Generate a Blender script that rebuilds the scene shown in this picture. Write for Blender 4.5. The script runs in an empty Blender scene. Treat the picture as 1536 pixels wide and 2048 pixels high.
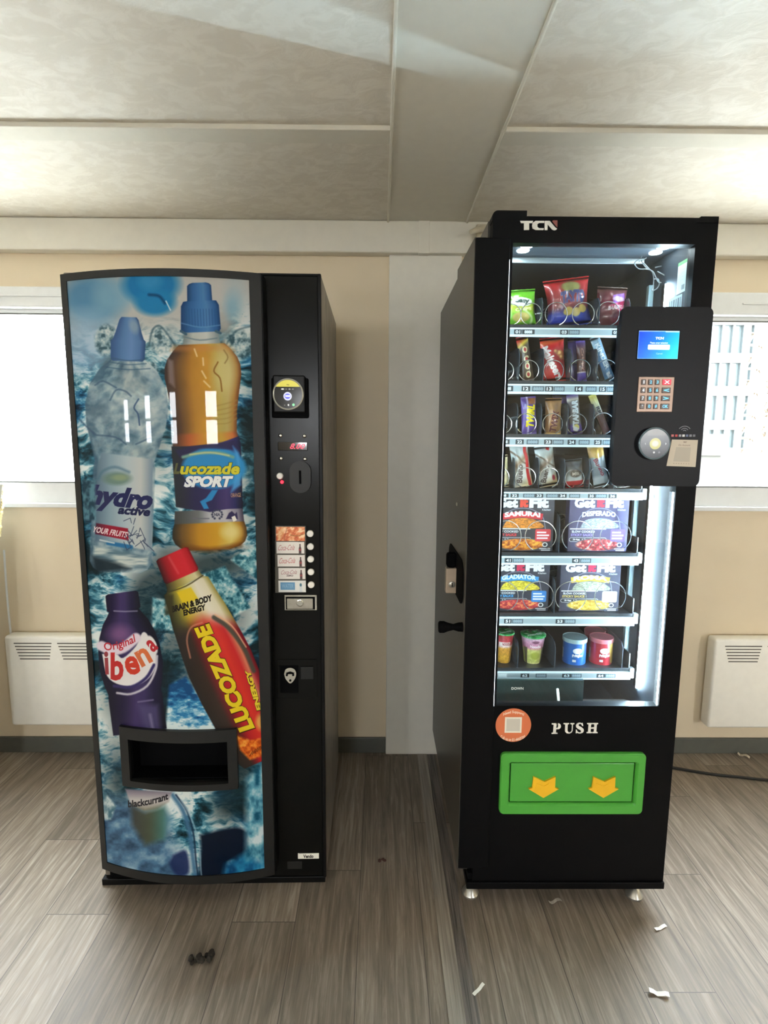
import bpy, bmesh, math, random
import numpy as np
from math import sin, cos, tan, pi, radians, sqrt, atan2
from mathutils import Vector, Matrix

random.seed(7)
S = bpy.context.scene
COL = S.collection

# ---------------------------------------------------------------- camera
F_PX, PITCH, YAW, ROLL, CAM_H = 1080.0, 7.75, 0.45, 0.36, 1.38
_p, _y, _r = radians(PITCH), radians(YAW), radians(ROLL)
FW = np.array([sin(_y) * cos(_p), cos(_y) * cos(_p), -sin(_p)])
_rt = np.array([cos(_y), -sin(_y), 0.0])
_up = np.cross(_rt, FW)
RT = cos(_r) * _rt + sin(_r) * _up
UP = -sin(_r) * _rt + cos(_r) * _up
CAM = np.array([0.0, 0.0, CAM_H])
cam_data = bpy.data.cameras.new('camera')
cam_data.sensor_fit = 'HORIZONTAL'
cam_data.sensor_width = 36.0
cam_data.lens = 36.0 * F_PX / 1536.0
cam_data.clip_start = 0.02
cam = bpy.data.objects.new('camera', cam_data)
COL.objects.link(cam)
cam.matrix_world = Matrix(((RT[0], UP[0], -FW[0], 0), (RT[1], UP[1], -FW[1], 0), (RT[2], UP[2], -FW[2], CAM_H), (0, 0, 0, 1)))
S.camera = cam

# ---------------------------------------------------------------- world, exposure
SKY, EXPOSURE = 14.0, 2.02
S.view_settings.view_transform = 'Standard'
S.view_settings.look = 'None'
S.view_settings.gamma = 1.0
S.view_settings.use_curve_mapping = False
S.view_settings.exposure = EXPOSURE
S.cycles.max_bounces = 14
S.cycles.diffuse_bounces = 7
S.cycles.glossy_bounces = 5
S.cycles.transparent_max_bounces = 16
S.cycles.sample_clamp_indirect = 6.0
world = bpy.data.worlds.new('overcast_sky')
S.world = world
world.use_nodes = True
_n = world.node_tree.nodes
_l = world.node_tree.links
_bg = _n['Background']
_tc = _n.new('ShaderNodeTexCoord')
_sep = _n.new('ShaderNodeSeparateXYZ')
_rmp = _n.new('ShaderNodeValToRGB')
_l.new(_tc.outputs['Generated'], _sep.inputs[0])
_l.new(_sep.outputs['Z'], _rmp.inputs[0])
_rmp.color_ramp.elements[0].color = (0.95, 0.97, 1.0, 1)
_rmp.color_ramp.elements[1].color = (0.80, 0.90, 1.0, 1)
# two bright sky lobes high behind the window wall, added to light the floor
_nrm = _n.new('ShaderNodeVectorMath')
_nrm.operation = 'NORMALIZE'
_l.new(_tc.outputs['Generated'], _nrm.inputs[0])
_col = _rmp.outputs[0]
for _ax, _ay, _el, _pw, _gain in ((-0.724, 0.69, 54, 45, 0.5), (0.80, 0.60, 54, 45, 0.5)):
    _d = _n.new('ShaderNodeVectorMath')
    _d.operation = 'DOT_PRODUCT'
    _k = 1 / sqrt(_ax * _ax + _ay * _ay)
    _d.inputs[1].default_value = (_ax * _k * cos(radians(_el)), _ay * _k * cos(radians(_el)), sin(radians(_el)))
    _l.new(_nrm.outputs[0], _d.inputs[0])
    _m = _n.new('ShaderNodeMath')
    _m.operation = 'MAXIMUM'
    _m.inputs[1].default_value = 0.0
    _l.new(_d.outputs['Value'], _m.inputs[0])
    _q = _n.new('ShaderNodeMath')
    _q.operation = 'POWER'
    _q.inputs[1].default_value = _pw
    _l.new(_m.outputs[0], _q.inputs[0])
    _s = _n.new('ShaderNodeVectorMath')
    _s.operation = 'SCALE'
    _s.inputs[0].default_value = (_gain, _gain, _gain * 1.02)
    _l.new(_q.outputs[0], _s.inputs['Scale'])
    _a = _n.new('ShaderNodeVectorMath')
    _a.operation = 'ADD'
    _l.new(_col, _a.inputs[0])
    _l.new(_s.outputs[0], _a.inputs[1])
    _col = _a.outputs[0]
_l.new(_col, _bg.inputs['Color'])
_bg.inputs['Strength'].default_value = SKY

YW = 2.237          # inner face of the window wall
ROOM_H = 2.205
YF = -4.3           # inner face of the wall behind the camera
XL, XR = -7.4, 5.2
WIN_Z = (1.095, 1.962)
WIN_X = ((-2.45, -0.98), (0.98, 2.45), (-5.4, -3.9), (3.6, 4.9))
FWIN_Z = (1.24, 2.02)
FWIN_X = ((-6.5, -5.95), (-4.6, -4.1), (-2.9, -2.45), (-0.95, -0.3), (3.05, 4.0))


def portal(x0, x1, y, z0, z1, face):
    d = bpy.data.lights.new('window_daylight', 'AREA')
    d.shape = 'RECTANGLE'
    d.size, d.size_y = x1 - x0, z1 - z0
    d.cycles.is_portal = True
    o = bpy.data.objects.new('window_daylight', d)
    COL.objects.link(o)
    o.location = ((x0 + x1) / 2, y, (z0 + z1) / 2)
    o.rotation_euler = (radians(-90 * face), 0, 0)


for _a, _b in WIN_X:
    portal(_a, _b, YW + 0.13, WIN_Z[0], WIN_Z[1], 1)
for _a, _b in FWIN_X:
    portal(_a, _b, YF - 0.13, FWIN_Z[0], FWIN_Z[1], -1)


# ---------------------------------------------------------------- frames: photo point -> place on a real plane
class Frame:
    def __init__(s, o, rot=0.0):
        s.o, s.rot = np.array(o, float), rot
        c, k = cos(-rot), sin(-rot)
        s.M = np.array([[c, -k, 0], [k, c, 0], [0, 0, 1.0]])
        s.c = s.M @ (CAM - s.o)

    def ray(s, u, v):
        return s.M @ (FW * F_PX + RT * (u - 768.0) - UP * (v - 1024.0))

    def P(s, u, v, y=0.0):
        d = s.ray(u, v)
        return s.c + d * ((y - s.c[1]) / d[1])

    def Z(s, u, v, z=0.0):
        d = s.ray(u, v)
        return s.c + d * ((z - s.c[2]) / d[2])

    def proj(s, X, Y, Z):
        q = np.stack(np.broadcast_arrays(X, Y, Z), -1) - s.c
        q = q @ s.M            # back to world axes
        z = q @ FW
        return 768.0 + F_PX * (q @ RT) / z, 1024.0 - F_PX * (q @ UP) / z


W0 = Frame((0, 0, 0))


# ---------------------------------------------------------------- colours and materials
def lin(c):
    return tuple(((v / 255.0) / 12.92 if v / 255.0 <= 0.04045 else ((v / 255.0 + 0.055) / 1.055) ** 2.4) for v in c)


def new_mat(name):
    m = bpy.data.materials.new(name)
    m.use_nodes = True
    return m, m.node_tree.nodes, m.node_tree.links, m.node_tree.nodes['Principled BSDF']


def pbr(name, rgb, rough=0.5, metal=0.0, vary=0.08, scale=30.0, bump=0.0, bscale=200.0, stretch=(1, 1, 1), coat=0.0, spec=0.5, rvary=0.0):
    m, n, l, b = new_mat(name)
    c = lin(rgb)
    tc = n.new('ShaderNodeTexCoord')
    mp = n.new('ShaderNodeMapping')
    mp.inputs['Scale'].default_value = stretch
    l.new(tc.outputs['Object'], mp.inputs[0])
    nz = n.new('ShaderNodeTexNoise')
    nz.inputs['Scale'].default_value = scale
    nz.inputs['Detail'].default_value = 5
    l.new(mp.outputs[0], nz.inputs['Vector'])
    rp = n.new('ShaderNodeValToRGB')
    rp.color_ramp.elements[0].position, rp.color_ramp.elements[1].position = 0.3, 0.7
    rp.color_ramp.elements[0].color = tuple(v * (1 - vary) for v in c) + (1,)
    rp.color_ramp.elements[1].color = tuple(min(1, v * (1 + vary)) for v in c) + (1,)
    l.new(nz.outputs['Fac'], rp.inputs[0])
    l.new(rp.outputs[0], b.inputs['Base Color'])
    b.inputs['Roughness'].default_value = rough
    b.inputs['Metallic'].default_value = metal
    b.inputs['Coat Weight'].default_value = coat
    b.inputs['Coat Roughness'].default_value = 0.05
    b.inputs['Specular IOR Level'].default_value = spec
    if rvary:
        mr = n.new('ShaderNodeMapRange')
        mr.inputs['To Min'].default_value = max(0.02, rough - rvary)
        mr.inputs['To Max'].default_value = min(1, rough + rvary)
        l.new(nz.outputs['Fac'], mr.inputs['Value'])
        l.new(mr.outputs[0], b.inputs['Roughness'])
    if bump:
        n2 = n.new('ShaderNodeTexNoise')
        n2.inputs['Scale'].default_value = bscale
        n2.inputs['Detail'].default_value = 4
        l.new(mp.outputs[0], n2.inputs['Vector'])
        bp = n.new('ShaderNodeBump')
        bp.inputs['Strength'].default_value = bump
        bp.inputs['Distance'].default_value = 0.01
        l.new(n2.outputs['Fac'], bp.inputs['Height'])
        l.new(bp.outputs[0], b.inputs['Normal'])
    return m


def glow(name, rgb, strength):
    m, n, l, b = new_mat(name)
    b.inputs['Base Color'].default_value = lin(rgb) + (1,)
    b.inputs['Emission Color'].default_value = lin(rgb) + (1,)
    b.inputs['Emission Strength'].default_value = strength
    b.inputs['Roughness'].default_value = 0.4
    return m


def thin_glass(name, tint=(0.97, 0.99, 0.98), ior=1.5, gloss=1.0):
    m, n, l, b = new_mat(name)
    n.remove(b)
    out = n['Material Output']
    tr = n.new('ShaderNodeBsdfTransparent')
    tr.inputs[0].default_value = tint + (1,)
    gl = n.new('ShaderNodeBsdfGlossy')
    gl.inputs['Roughness'].default_value = 0.01
    gl.inputs['Color'].default_value = (gloss, gloss, gloss, 1)
    fr = n.new('ShaderNodeFresnel')
    ge = n.new('ShaderNodeNewGeometry')          # same reflectance on the pane's far face
    io = n.new('ShaderNodeMix')
    io.inputs[2].default_value, io.inputs[3].default_value = ior, 1.0 / ior
    l.new(ge.outputs['Backfacing'], io.inputs[0])
    l.new(io.outputs[0], fr.inputs[0])
    mx = n.new('ShaderNodeMixShader')
    l.new(fr.outputs[0], mx.inputs[0])
    l.new(tr.outputs[0], mx.inputs[1])
    l.new(gl.outputs[0], mx.inputs[2])
    l.new(mx.outputs[0], out.inputs[0])
    return m


def print_mat(name, arr, rough=0.35, coat=0.0, emit=0.0, metal=0.0, spec=0.5):
    """Printed surface: the artwork is computed in this script and mapped by the mesh's UVs."""
    h, w = arr.shape[:2]
    im = bpy.data.images.new(name, w, h)
    px = np.ones((h, w, 4), np.float32)
    px[..., :3] = np.clip(arr[::-1], 0, 255) / 255.0
    im.pixels.foreach_set(px.ravel())
    im.update()
    im.pack()
    m, n, l, b = new_mat(name)
    t = n.new('ShaderNodeTexImage')
    t.image = im
    t.extension = 'EXTEND'
    l.new(t.outputs[0], b.inputs['Base Color'])
    b.inputs['Roughness'].default_value = rough
    b.inputs['Coat Weight'].default_value = coat
    b.inputs['Coat Roughness'].default_value = 0.02
    b.inputs['Metallic'].default_value = metal
    b.inputs['Specular IOR Level'].default_value = spec
    if emit:
        l.new(t.outputs[0], b.inputs['Emission Color'])
        b.inputs['Emission Strength'].default_value = emit
    return m


# ---------------------------------------------------------------- objects
def link(o, parent=None):
    COL.objects.link(o)
    if parent is not None:
        o.parent = parent
    return o


def thing(name, label, cat, loc=(0, 0, 0), rotz=0.0, group=None):
    o = link(bpy.data.objects.new(name, None))
    o.empty_display_size = 0.05
    o.location = loc
    o.rotation_euler = (0, 0, rotz)
    return tag(o, label, cat, group)


def tag(o, label, cat, group=None, kind=None):
    o['label'], o['category'] = label, cat
    if group:
        o['group'] = group
    if kind:
        o['kind'] = kind
    return o


def structure(o, label=None):
    o['kind'] = 'structure'
    if label:
        o['label'] = label
        o['category'] = o.name.split('_')[0]
    return o


class MB:
    """Collects shapes and links them as ONE mesh object."""

    def __init__(s):
        s.bm = bmesh.new()
        s.uv = s.bm.loops.layers.uv.new('uv')

    def box(s, x0, x1, y0, y1, z0, z1, bev=0.0, seg=2):
        x0, x1 = min(x0, x1), max(x0, x1)
        y0, y1 = min(y0, y1), max(y0, y1)
        z0, z1 = min(z0, z1), max(z0, z1)
        v = [s.bm.verts.new((x, y, z)) for x in (x0, x1) for y in (y0, y1) for z in (z0, z1)]
        f = [s.bm.faces.new([v[i] for i in q]) for q in ((0, 1, 3, 2), (4, 6, 7, 5), (0, 4, 5, 1), (2, 3, 7, 6), (0, 2, 6, 4), (1, 5, 7, 3))]
        if bev:
            e = list({e for k in f for e in k.edges})
            bmesh.ops.bevel(s.bm, geom=e, offset=bev, segments=seg, affect='EDGES', profile=0.5)
        return s

    def face(s, pts, uvs=None):
        f = s.bm.faces.new([s.bm.verts.new(p) for p in pts])
        if uvs:
            for lp, q in zip(f.loops, uvs):
                lp[s.uv].uv = q
        return s

    def prism(s, pts, axis, a, b):
        """2D outline pts extruded along axis ('x','y','z') from a to b."""
        def mk(p, t):
            return {'x': (t, p[0], p[1]), 'y': (p[0], t, p[1]), 'z': (p[0], p[1], t)}[axis]
        A = [s.bm.verts.new(mk(p, a)) for p in pts]
        B = [s.bm.verts.new(mk(p, b)) for p in pts]
        s.bm.faces.new(A)
        s.bm.faces.new(B[::-1])
        k = len(pts)
        for i in range(k):
            s.bm.faces.new((A[i], B[i], B[(i + 1) % k], A[(i + 1) % k]))
        return s

    def lathe(s, c, prof, seg=32, axis='z', uvs=False):
        """prof: (radius, height) from bottom to top, closed at both ends."""
        rings = []
        for r, h in prof:
            ring = []
            for i in range(seg):
                a = 2 * pi * i / seg + (pi / 2 if uvs else 0)
                p = (r * cos(a), r * sin(a), h) if axis == 'z' else (r * cos(a), h, r * sin(a)) if axis == 'y' else (h, r * cos(a), r * sin(a))
                ring.append(s.bm.verts.new((c[0] + p[0], c[1] + p[1], c[2] + p[2])))
            rings.append(ring)
        hs = [h for _, h in prof]
        for j in range(len(rings) - 1):
            for i in range(seg):
                k = (i + 1) % seg
                f = s.bm.faces.new((rings[j][i], rings[j][k], rings[j + 1][k], rings[j + 1][i]))
                if uvs:
                    for lp, (ii, jj) in zip(f.loops, ((i, j), (i + 1, j), (i + 1, j + 1), (i, j + 1))):
                        lp[s.uv].uv = (ii / seg, (hs[jj] - hs[0]) / (hs[-1] - hs[0]))
        s.bm.faces.new(rings[0][::-1])
        s.bm.faces.new(rings[-1])
        return s

    def cyl(s, c, r, h0, h1, axis='z', seg=24):
        return s.lathe(c, [(r, h0), (r, h1)], seg, axis)

    def tube(s, pts, r, seg=8, closed=False):
        pts = [Vector(p) for p in pts]
        n = len(pts)
        rings = []
        up = Vector((0.123, 0.31, 0.94)).normalized()
        for i, p in enumerate(pts):
            a = pts[i - 1] if i or closed else pts[0]
            b = pts[(i + 1) % n] if i < n - 1 or closed else pts[-1]
            t = (b - a).normalized()
            x = t.cross(up)
            if x.length < 1e-4:
                x = t.cross(Vector((1, 0, 0)))
            x.normalize()
            up = x.cross(t).normalized()
            rr = r[i] if isinstance(r, (list, tuple)) else r
            rings.append([s.bm.verts.new(p + (x * cos(2 * pi * k / seg) + up * sin(2 * pi * k / seg)) * rr) for k in range(seg)])
        for i in range(n if closed else n - 1):
            A, B = rings[i], rings[(i + 1) % n]
            for k in range(seg):
                s.bm.faces.new((A[k], A[(k + 1) % seg], B[(k + 1) % seg], B[k]))
        if not closed:
            s.bm.faces.new(rings[0][::-1])
            s.bm.faces.new(rings[-1])
        return s

    def build(s, name, mat, parent=None, smooth=False, loc=None, sharp=40):
        bmesh.ops.recalc_face_normals(s.bm, faces=s.bm.faces)
        me = bpy.data.meshes.new(name)
        if loc is not None:
            bmesh.ops.translate(s.bm, verts=s.bm.verts, vec=[-v for v in loc])
        s.bm.to_mesh(me)
        s.bm.free()
        for m in (mat if isinstance(mat, (list, tuple)) else [mat]):
            me.materials.append(m)
        if smooth:
            me.polygons.foreach_set('use_smooth', [True] * len(me.polygons))
            me.set_sharp_from_angle(angle=radians(sharp))
        o = link(bpy.data.objects.new(name, me), parent)
        if loc is not None:
            o.location = loc
        return o


def rrect(x0, x1, z0, z1, r, n=6):
    out = []
    for cx, cz, a0 in ((x1 - r, z1 - r, 0), (x0 + r, z1 - r, 90), (x0 + r, z0 + r, 180), (x1 - r, z0 + r, 270)):
        for k in range(n + 1):
            a = radians(a0 + 90 * k / n)
            out.append((cx + r * cos(a), cz + r * sin(a)))
    return out


def spline(pts, n=8):
    """Catmull-Rom through the points, any dimension."""
    p = [np.array(q, float) for q in pts]
    p = [2 * p[0] - p[1]] + p + [2 * p[-1] - p[-2]]
    out = []
    for i in range(1, len(p) - 2):
        for k in range(n):
            t = k / n
            out.append(0.5 * ((2 * p[i]) + (-p[i - 1] + p[i + 1]) * t + (2 * p[i - 1] - 5 * p[i] + 4 * p[i + 1] - p[i + 2]) * t * t
                              + (-p[i - 1] + 3 * p[i] - 3 * p[i + 1] + p[i + 2]) * t ** 3))
    out.append(p[-2])
    return [tuple(q) for q in out]


# ---------------------------------------------------------------- lettering
_tri_cache = {}


def glyph_tris(text, bold=0.0, spacing=1.0):
    key = (text, bold, spacing)
    if key not in _tri_cache:
        cu = bpy.data.curves.new('lettering', 'FONT')
        cu.body, cu.size, cu.offset, cu.space_character = text, 1.0, bold, spacing
        cu.resolution_u = 3
        ob = bpy.data.objects.new('lettering', cu)
        COL.objects.link(ob)
        dg = bpy.context.evaluated_depsgraph_get()
        me = bpy.data.meshes.new_from_object(ob.evaluated_get(dg))
        me.calc_loop_triangles()
        v = np.array([q.co[:2] for q in me.vertices])
        t = np.array([list(q.vertices) for q in me.loop_triangles])
        bpy.data.objects.remove(ob)
        bpy.data.curves.remove(cu)
        bpy.data.meshes.remove(me)
        lo, hi = v.min(0), v.max(0)
        _tri_cache[key] = ((v - (lo + hi) / 2) / np.maximum(hi - lo, 1e-6), t)
    return _tri_cache[key]


def raised_text(name, text, mat, parent, x0, x1, z0, z1, y, depth=0.0015, bold=0.0, shear=0.0, spacing=1.0, ang=0.0):
    """Lettering as a thin solid on a plane facing the viewer (-y)."""
    v, t = glyph_tris(text, bold, spacing)
    q = v.copy()
    q[:, 0] += shear * v[:, 1]
    q *= (x1 - x0, z1 - z0)
    c, k = cos(ang), sin(ang)
    q = np.stack([q[:, 0] * c - q[:, 1] * k, q[:, 0] * k + q[:, 1] * c], 1) + ((x0 + x1) / 2, (z0 + z1) / 2)
    b = MB()
    vs = [b.bm.verts.new((p[0], y - depth, p[1])) for p in q]
    for tr in t:
        try:
            b.bm.faces.new([vs[i] for i in tr])
        except ValueError:
            pass
    ext = bmesh.ops.extrude_face_region(b.bm, geom=list(b.bm.faces))
    bmesh.ops.translate(b.bm, verts=[e for e in ext['geom'] if isinstance(e, bmesh.types.BMVert)], vec=(0, depth, 0))
    return b.build(name, mat, parent)


# ---------------------------------------------------------------- artwork canvas
def _h(i, j, seed):
    n = (i.astype(np.int64) * 374761393 + j.astype(np.int64) * 668265263 + seed * 974634277) & 0x7fffffff
    n = ((n ^ (n >> 13)) * 1274126177) & 0x7fffffff
    return ((n ^ (n >> 16)) & 0xffff) / 65535.0


def vnoise(x, y, seed=0):
    i, j = np.floor(x), np.floor(y)
    a, b = x - i, y - j
    a, b = a * a * (3 - 2 * a), b * b * (3 - 2 * b)
    i, j = i.astype(int), j.astype(int)
    return (_h(i, j, seed) * (1 - a) + _h(i + 1, j, seed) * a) * (1 - b) + (_h(i, j + 1, seed) * (1 - a) + _h(i + 1, j + 1, seed) * a) * b


def fbm(x, y, octv=4, seed=0):
    s, a, t = 0, 1.0, 0
    for k in range(octv):
        s = s + a * vnoise(x * 2 ** k, y * 2 ** k, seed + k * 17)
        t += a
        a *= 0.55
    return s / t


def sstep(a, b, x):
    t = np.clip((x - a) / (b - a), 0, 1)
    return t * t * (3 - 2 * t)


def ramp(x, stops):
    xs = [q[0] for q in stops]
    return np.stack([np.interp(x, xs, [q[1][k] for q in stops]) for k in range(3)], -1)


class Canvas:
    """Colour artwork; U,V are the drawing coordinates of every canvas pixel (V runs down)."""

    def __init__(s, w, h, bg=(255, 255, 255), U=None, V=None):
        s.w, s.h = w, h
        if U is None:
            U, V = np.meshgrid(np.arange(w) + 0.5, np.arange(h) + 0.5)
        s.U, s.V = U, V
        s.px = abs(U[h // 2, w // 2] - U[h // 2, w // 2 - 1])
        s.C = np.empty((h, w, 3))
        s.C[:] = bg

    def sub(s, u0, v0, u1, v1):
        m = (s.U >= u0) & (s.U <= u1) & (s.V >= v0) & (s.V <= v1)
        r, c = np.where(m.any(1))[0], np.where(m.any(0))[0]
        if not len(r) or not len(c):
            return None
        return slice(r[0], r[-1] + 1), slice(c[0], c[-1] + 1)

    def put(s, sl, m, col):
        if callable(col):
            col = col(s.U[sl], s.V[sl])
        s.C[sl] = s.C[sl] * (1 - m[..., None]) + np.asarray(col, float) * m[..., None]

    def all(s, m, col):
        s.put((slice(0, s.h), slice(0, s.w)), m, col)

    def poly(s, pts, col, soft=None, alpha=1.0, smooth=0):
        if smooth:
            pts = spline(list(pts) + [pts[0]], smooth)[:-1]
        p = np.array(pts, float)
        so = soft or s.px
        sl = s.sub(p[:, 0].min() - so, p[:, 1].min() - so, p[:, 0].max() + so, p[:, 1].max() + so)
        if sl is None:
            return
        u, v = s.U[sl], s.V[sl]
        d = np.full(u.shape, 1e9)
        ins = np.zeros(u.shape, bool)
        for a, b in zip(p, np.roll(p, -1, 0)):
            e = b - a
            t = np.clip(((u - a[0]) * e[0] + (v - a[1]) * e[1]) / max(e @ e, 1e-9), 0, 1)
            d = np.minimum(d, (u - a[0] - t * e[0]) ** 2 + (v - a[1] - t * e[1]) ** 2)
            cr = ((a[1] <= v) != (b[1] <= v))
            if cr.any():
                ins ^= cr & (u < a[0] + (v - a[1]) * e[0] / (e[1] if e[1] else 1e-9))
        d = np.sqrt(d) * np.where(ins, 1, -1)
        s.put(sl, alpha * np.clip(0.5 + d / so, 0, 1), col)

    def rect(s, u0, v0, u1, v1, col, soft=None, alpha=1.0):
        s.poly([(u0, v0), (u1, v0), (u1, v1), (u0, v1)], col, soft, alpha)

    def ell(s, cu, cv, ru, rv, col, soft=None, alpha=1.0, ang=0.0):
        so = soft or s.px
        R = max(ru, rv) + so
        sl = s.sub(cu - R, cv - R, cu + R, cv + R)
        if sl is None:
            return
        du, dv = s.U[sl] - cu, s.V[sl] - cv
        x, y = du * cos(ang) + dv * sin(ang), -du * sin(ang) + dv * cos(ang)
        d = (1 - np.sqrt((x / ru) ** 2 + (y / rv) ** 2)) * min(ru, rv)
        s.put(sl, alpha * np.clip(0.5 + d / so, 0, 1), col)

    def line(s, pts, w, col, soft=None, alpha=1.0, smooth=0):
        if smooth:
            pts = spline(pts, smooth)
        p = np.array(pts, float)
        so = soft or s.px
        R = w + so
        sl = s.sub(p[:, 0].min() - R, p[:, 1].min() - R, p[:, 0].max() + R, p[:, 1].max() + R)
        if sl is None:
            return
        u, v = s.U[sl], s.V[sl]
        d = np.full(u.shape, 1e9)
        for a, b in zip(p[:-1], p[1:]):
            e = b - a
            t = np.clip(((u - a[0]) * e[0] + (v - a[1]) * e[1]) / max(e @ e, 1e-9), 0, 1)
            d = np.minimum(d, np.hypot(u - a[0] - t * e[0], v - a[1] - t * e[1]))
        s.put(sl, alpha * np.clip(0.5 + (w / 2 - d) / so, 0, 1), col)

    def text(s, txt, cu, cv, w, h, col, ang=0.0, shear=0.0, bold=0.0, arc=0.0, out=None, outw=0.03, alpha=1.0):
        """Fits txt into a w x h box centred at (cu,cv); ang is counter-clockwise on the page; arc lifts the middle."""
        if out is not None:
            g = 1 + outw * 2.2
            s.text(txt, cu, cv, w * (1 + outw * 0.6), h * g, out, ang, shear, bold + outw, arc, alpha=alpha)
        v, t = glyph_tris(txt, bold)
        x, y = v[:, 0].copy(), v[:, 1].copy()
        X = x * w + shear * y * h
        Y = y * h + arc * (0.25 - x * x) * 4
        U = cu + X * cos(ang) - Y * sin(ang)
        V = cv - (X * sin(ang) + Y * cos(ang))
        sl = s.sub(U.min() - s.px, V.min() - s.px, U.max() + s.px, V.max() + s.px)
        if sl is None:
            return
        uu, vv = s.U[sl], s.V[sl]
        cov = np.zeros(uu.shape)
        for a, b, c in t:
            P = np.array([[U[a], V[a]], [U[b], V[b]], [U[c], V[c]]])
            ar = (P[1, 0] - P[0, 0]) * (P[2, 1] - P[0, 1]) - (P[1, 1] - P[0, 1]) * (P[2, 0] - P[0, 0])
            if abs(ar) < 1e-9:
                continue
            if ar < 0:
                P = P[::-1]
            lo, hi = P.min(0) - s.px, P.max(0) + s.px
            m = (uu >= lo[0]) & (uu <= hi[0]) & (vv >= lo[1]) & (vv <= hi[1])
            if not m.any():
                continue
            rr, cc = np.where(m)
            pu, pv = uu[rr, cc], vv[rr, cc]
            d = np.full(pu.shape, 1e9)
            for q in range(3):
                e0, e1 = P[q], P[(q + 1) % 3]
                ev = e1 - e0
                d = np.minimum(d, (ev[0] * (pv - e0[1]) - ev[1] * (pu - e0[0])) / max(np.hypot(*ev), 1e-9))
            cov[rr, cc] += np.clip(0.5 + d / s.px, 0, 1)
        s.put(sl, alpha * np.clip(cov, 0, 1), col)

    def body(s, p0, p1, prof, shade, soft=None, alpha=1.0):
        """A bottle section: axis p0->p1, prof (distance, half width); shade(side -1..1, distance) gives the colour."""
        p0, p1 = np.array(p0, float), np.array(p1, float)
        d = (p1 - p0) / np.hypot(*(p1 - p0))
        n = np.array([d[1], -d[0]])
        if n[0] < 0:
            n = -n
        ts, hs = [q[0] for q in prof], [q[1] for q in prof]
        W = max(hs) + 2
        cs = [p0 + d * t + n * k * W for t in (ts[0], ts[-1]) for k in (-1, 1)]
        lo, hi = np.min(cs, 0), np.max(cs, 0)
        sl = s.sub(lo[0] - 2, lo[1] - 2, hi[0] + 2, hi[1] + 2)
        if sl is None:
            return
        du, dv = s.U[sl] - p0[0], s.V[sl] - p0[1]
        t, x = du * d[0] + dv * d[1], du * n[0] + dv * n[1]
        hw = np.interp(t, ts, hs)
        so = soft or s.px
        m = np.clip(0.5 + (hw - abs(x)) / so, 0, 1) * np.clip(0.5 + (t - ts[0]) / so, 0, 1) * np.clip(0.5 + (ts[-1] - t) / so, 0, 1)
        s.put(sl, alpha * m, shade(np.clip(x / np.maximum(hw, 1e-3), -1, 1), t))

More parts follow.
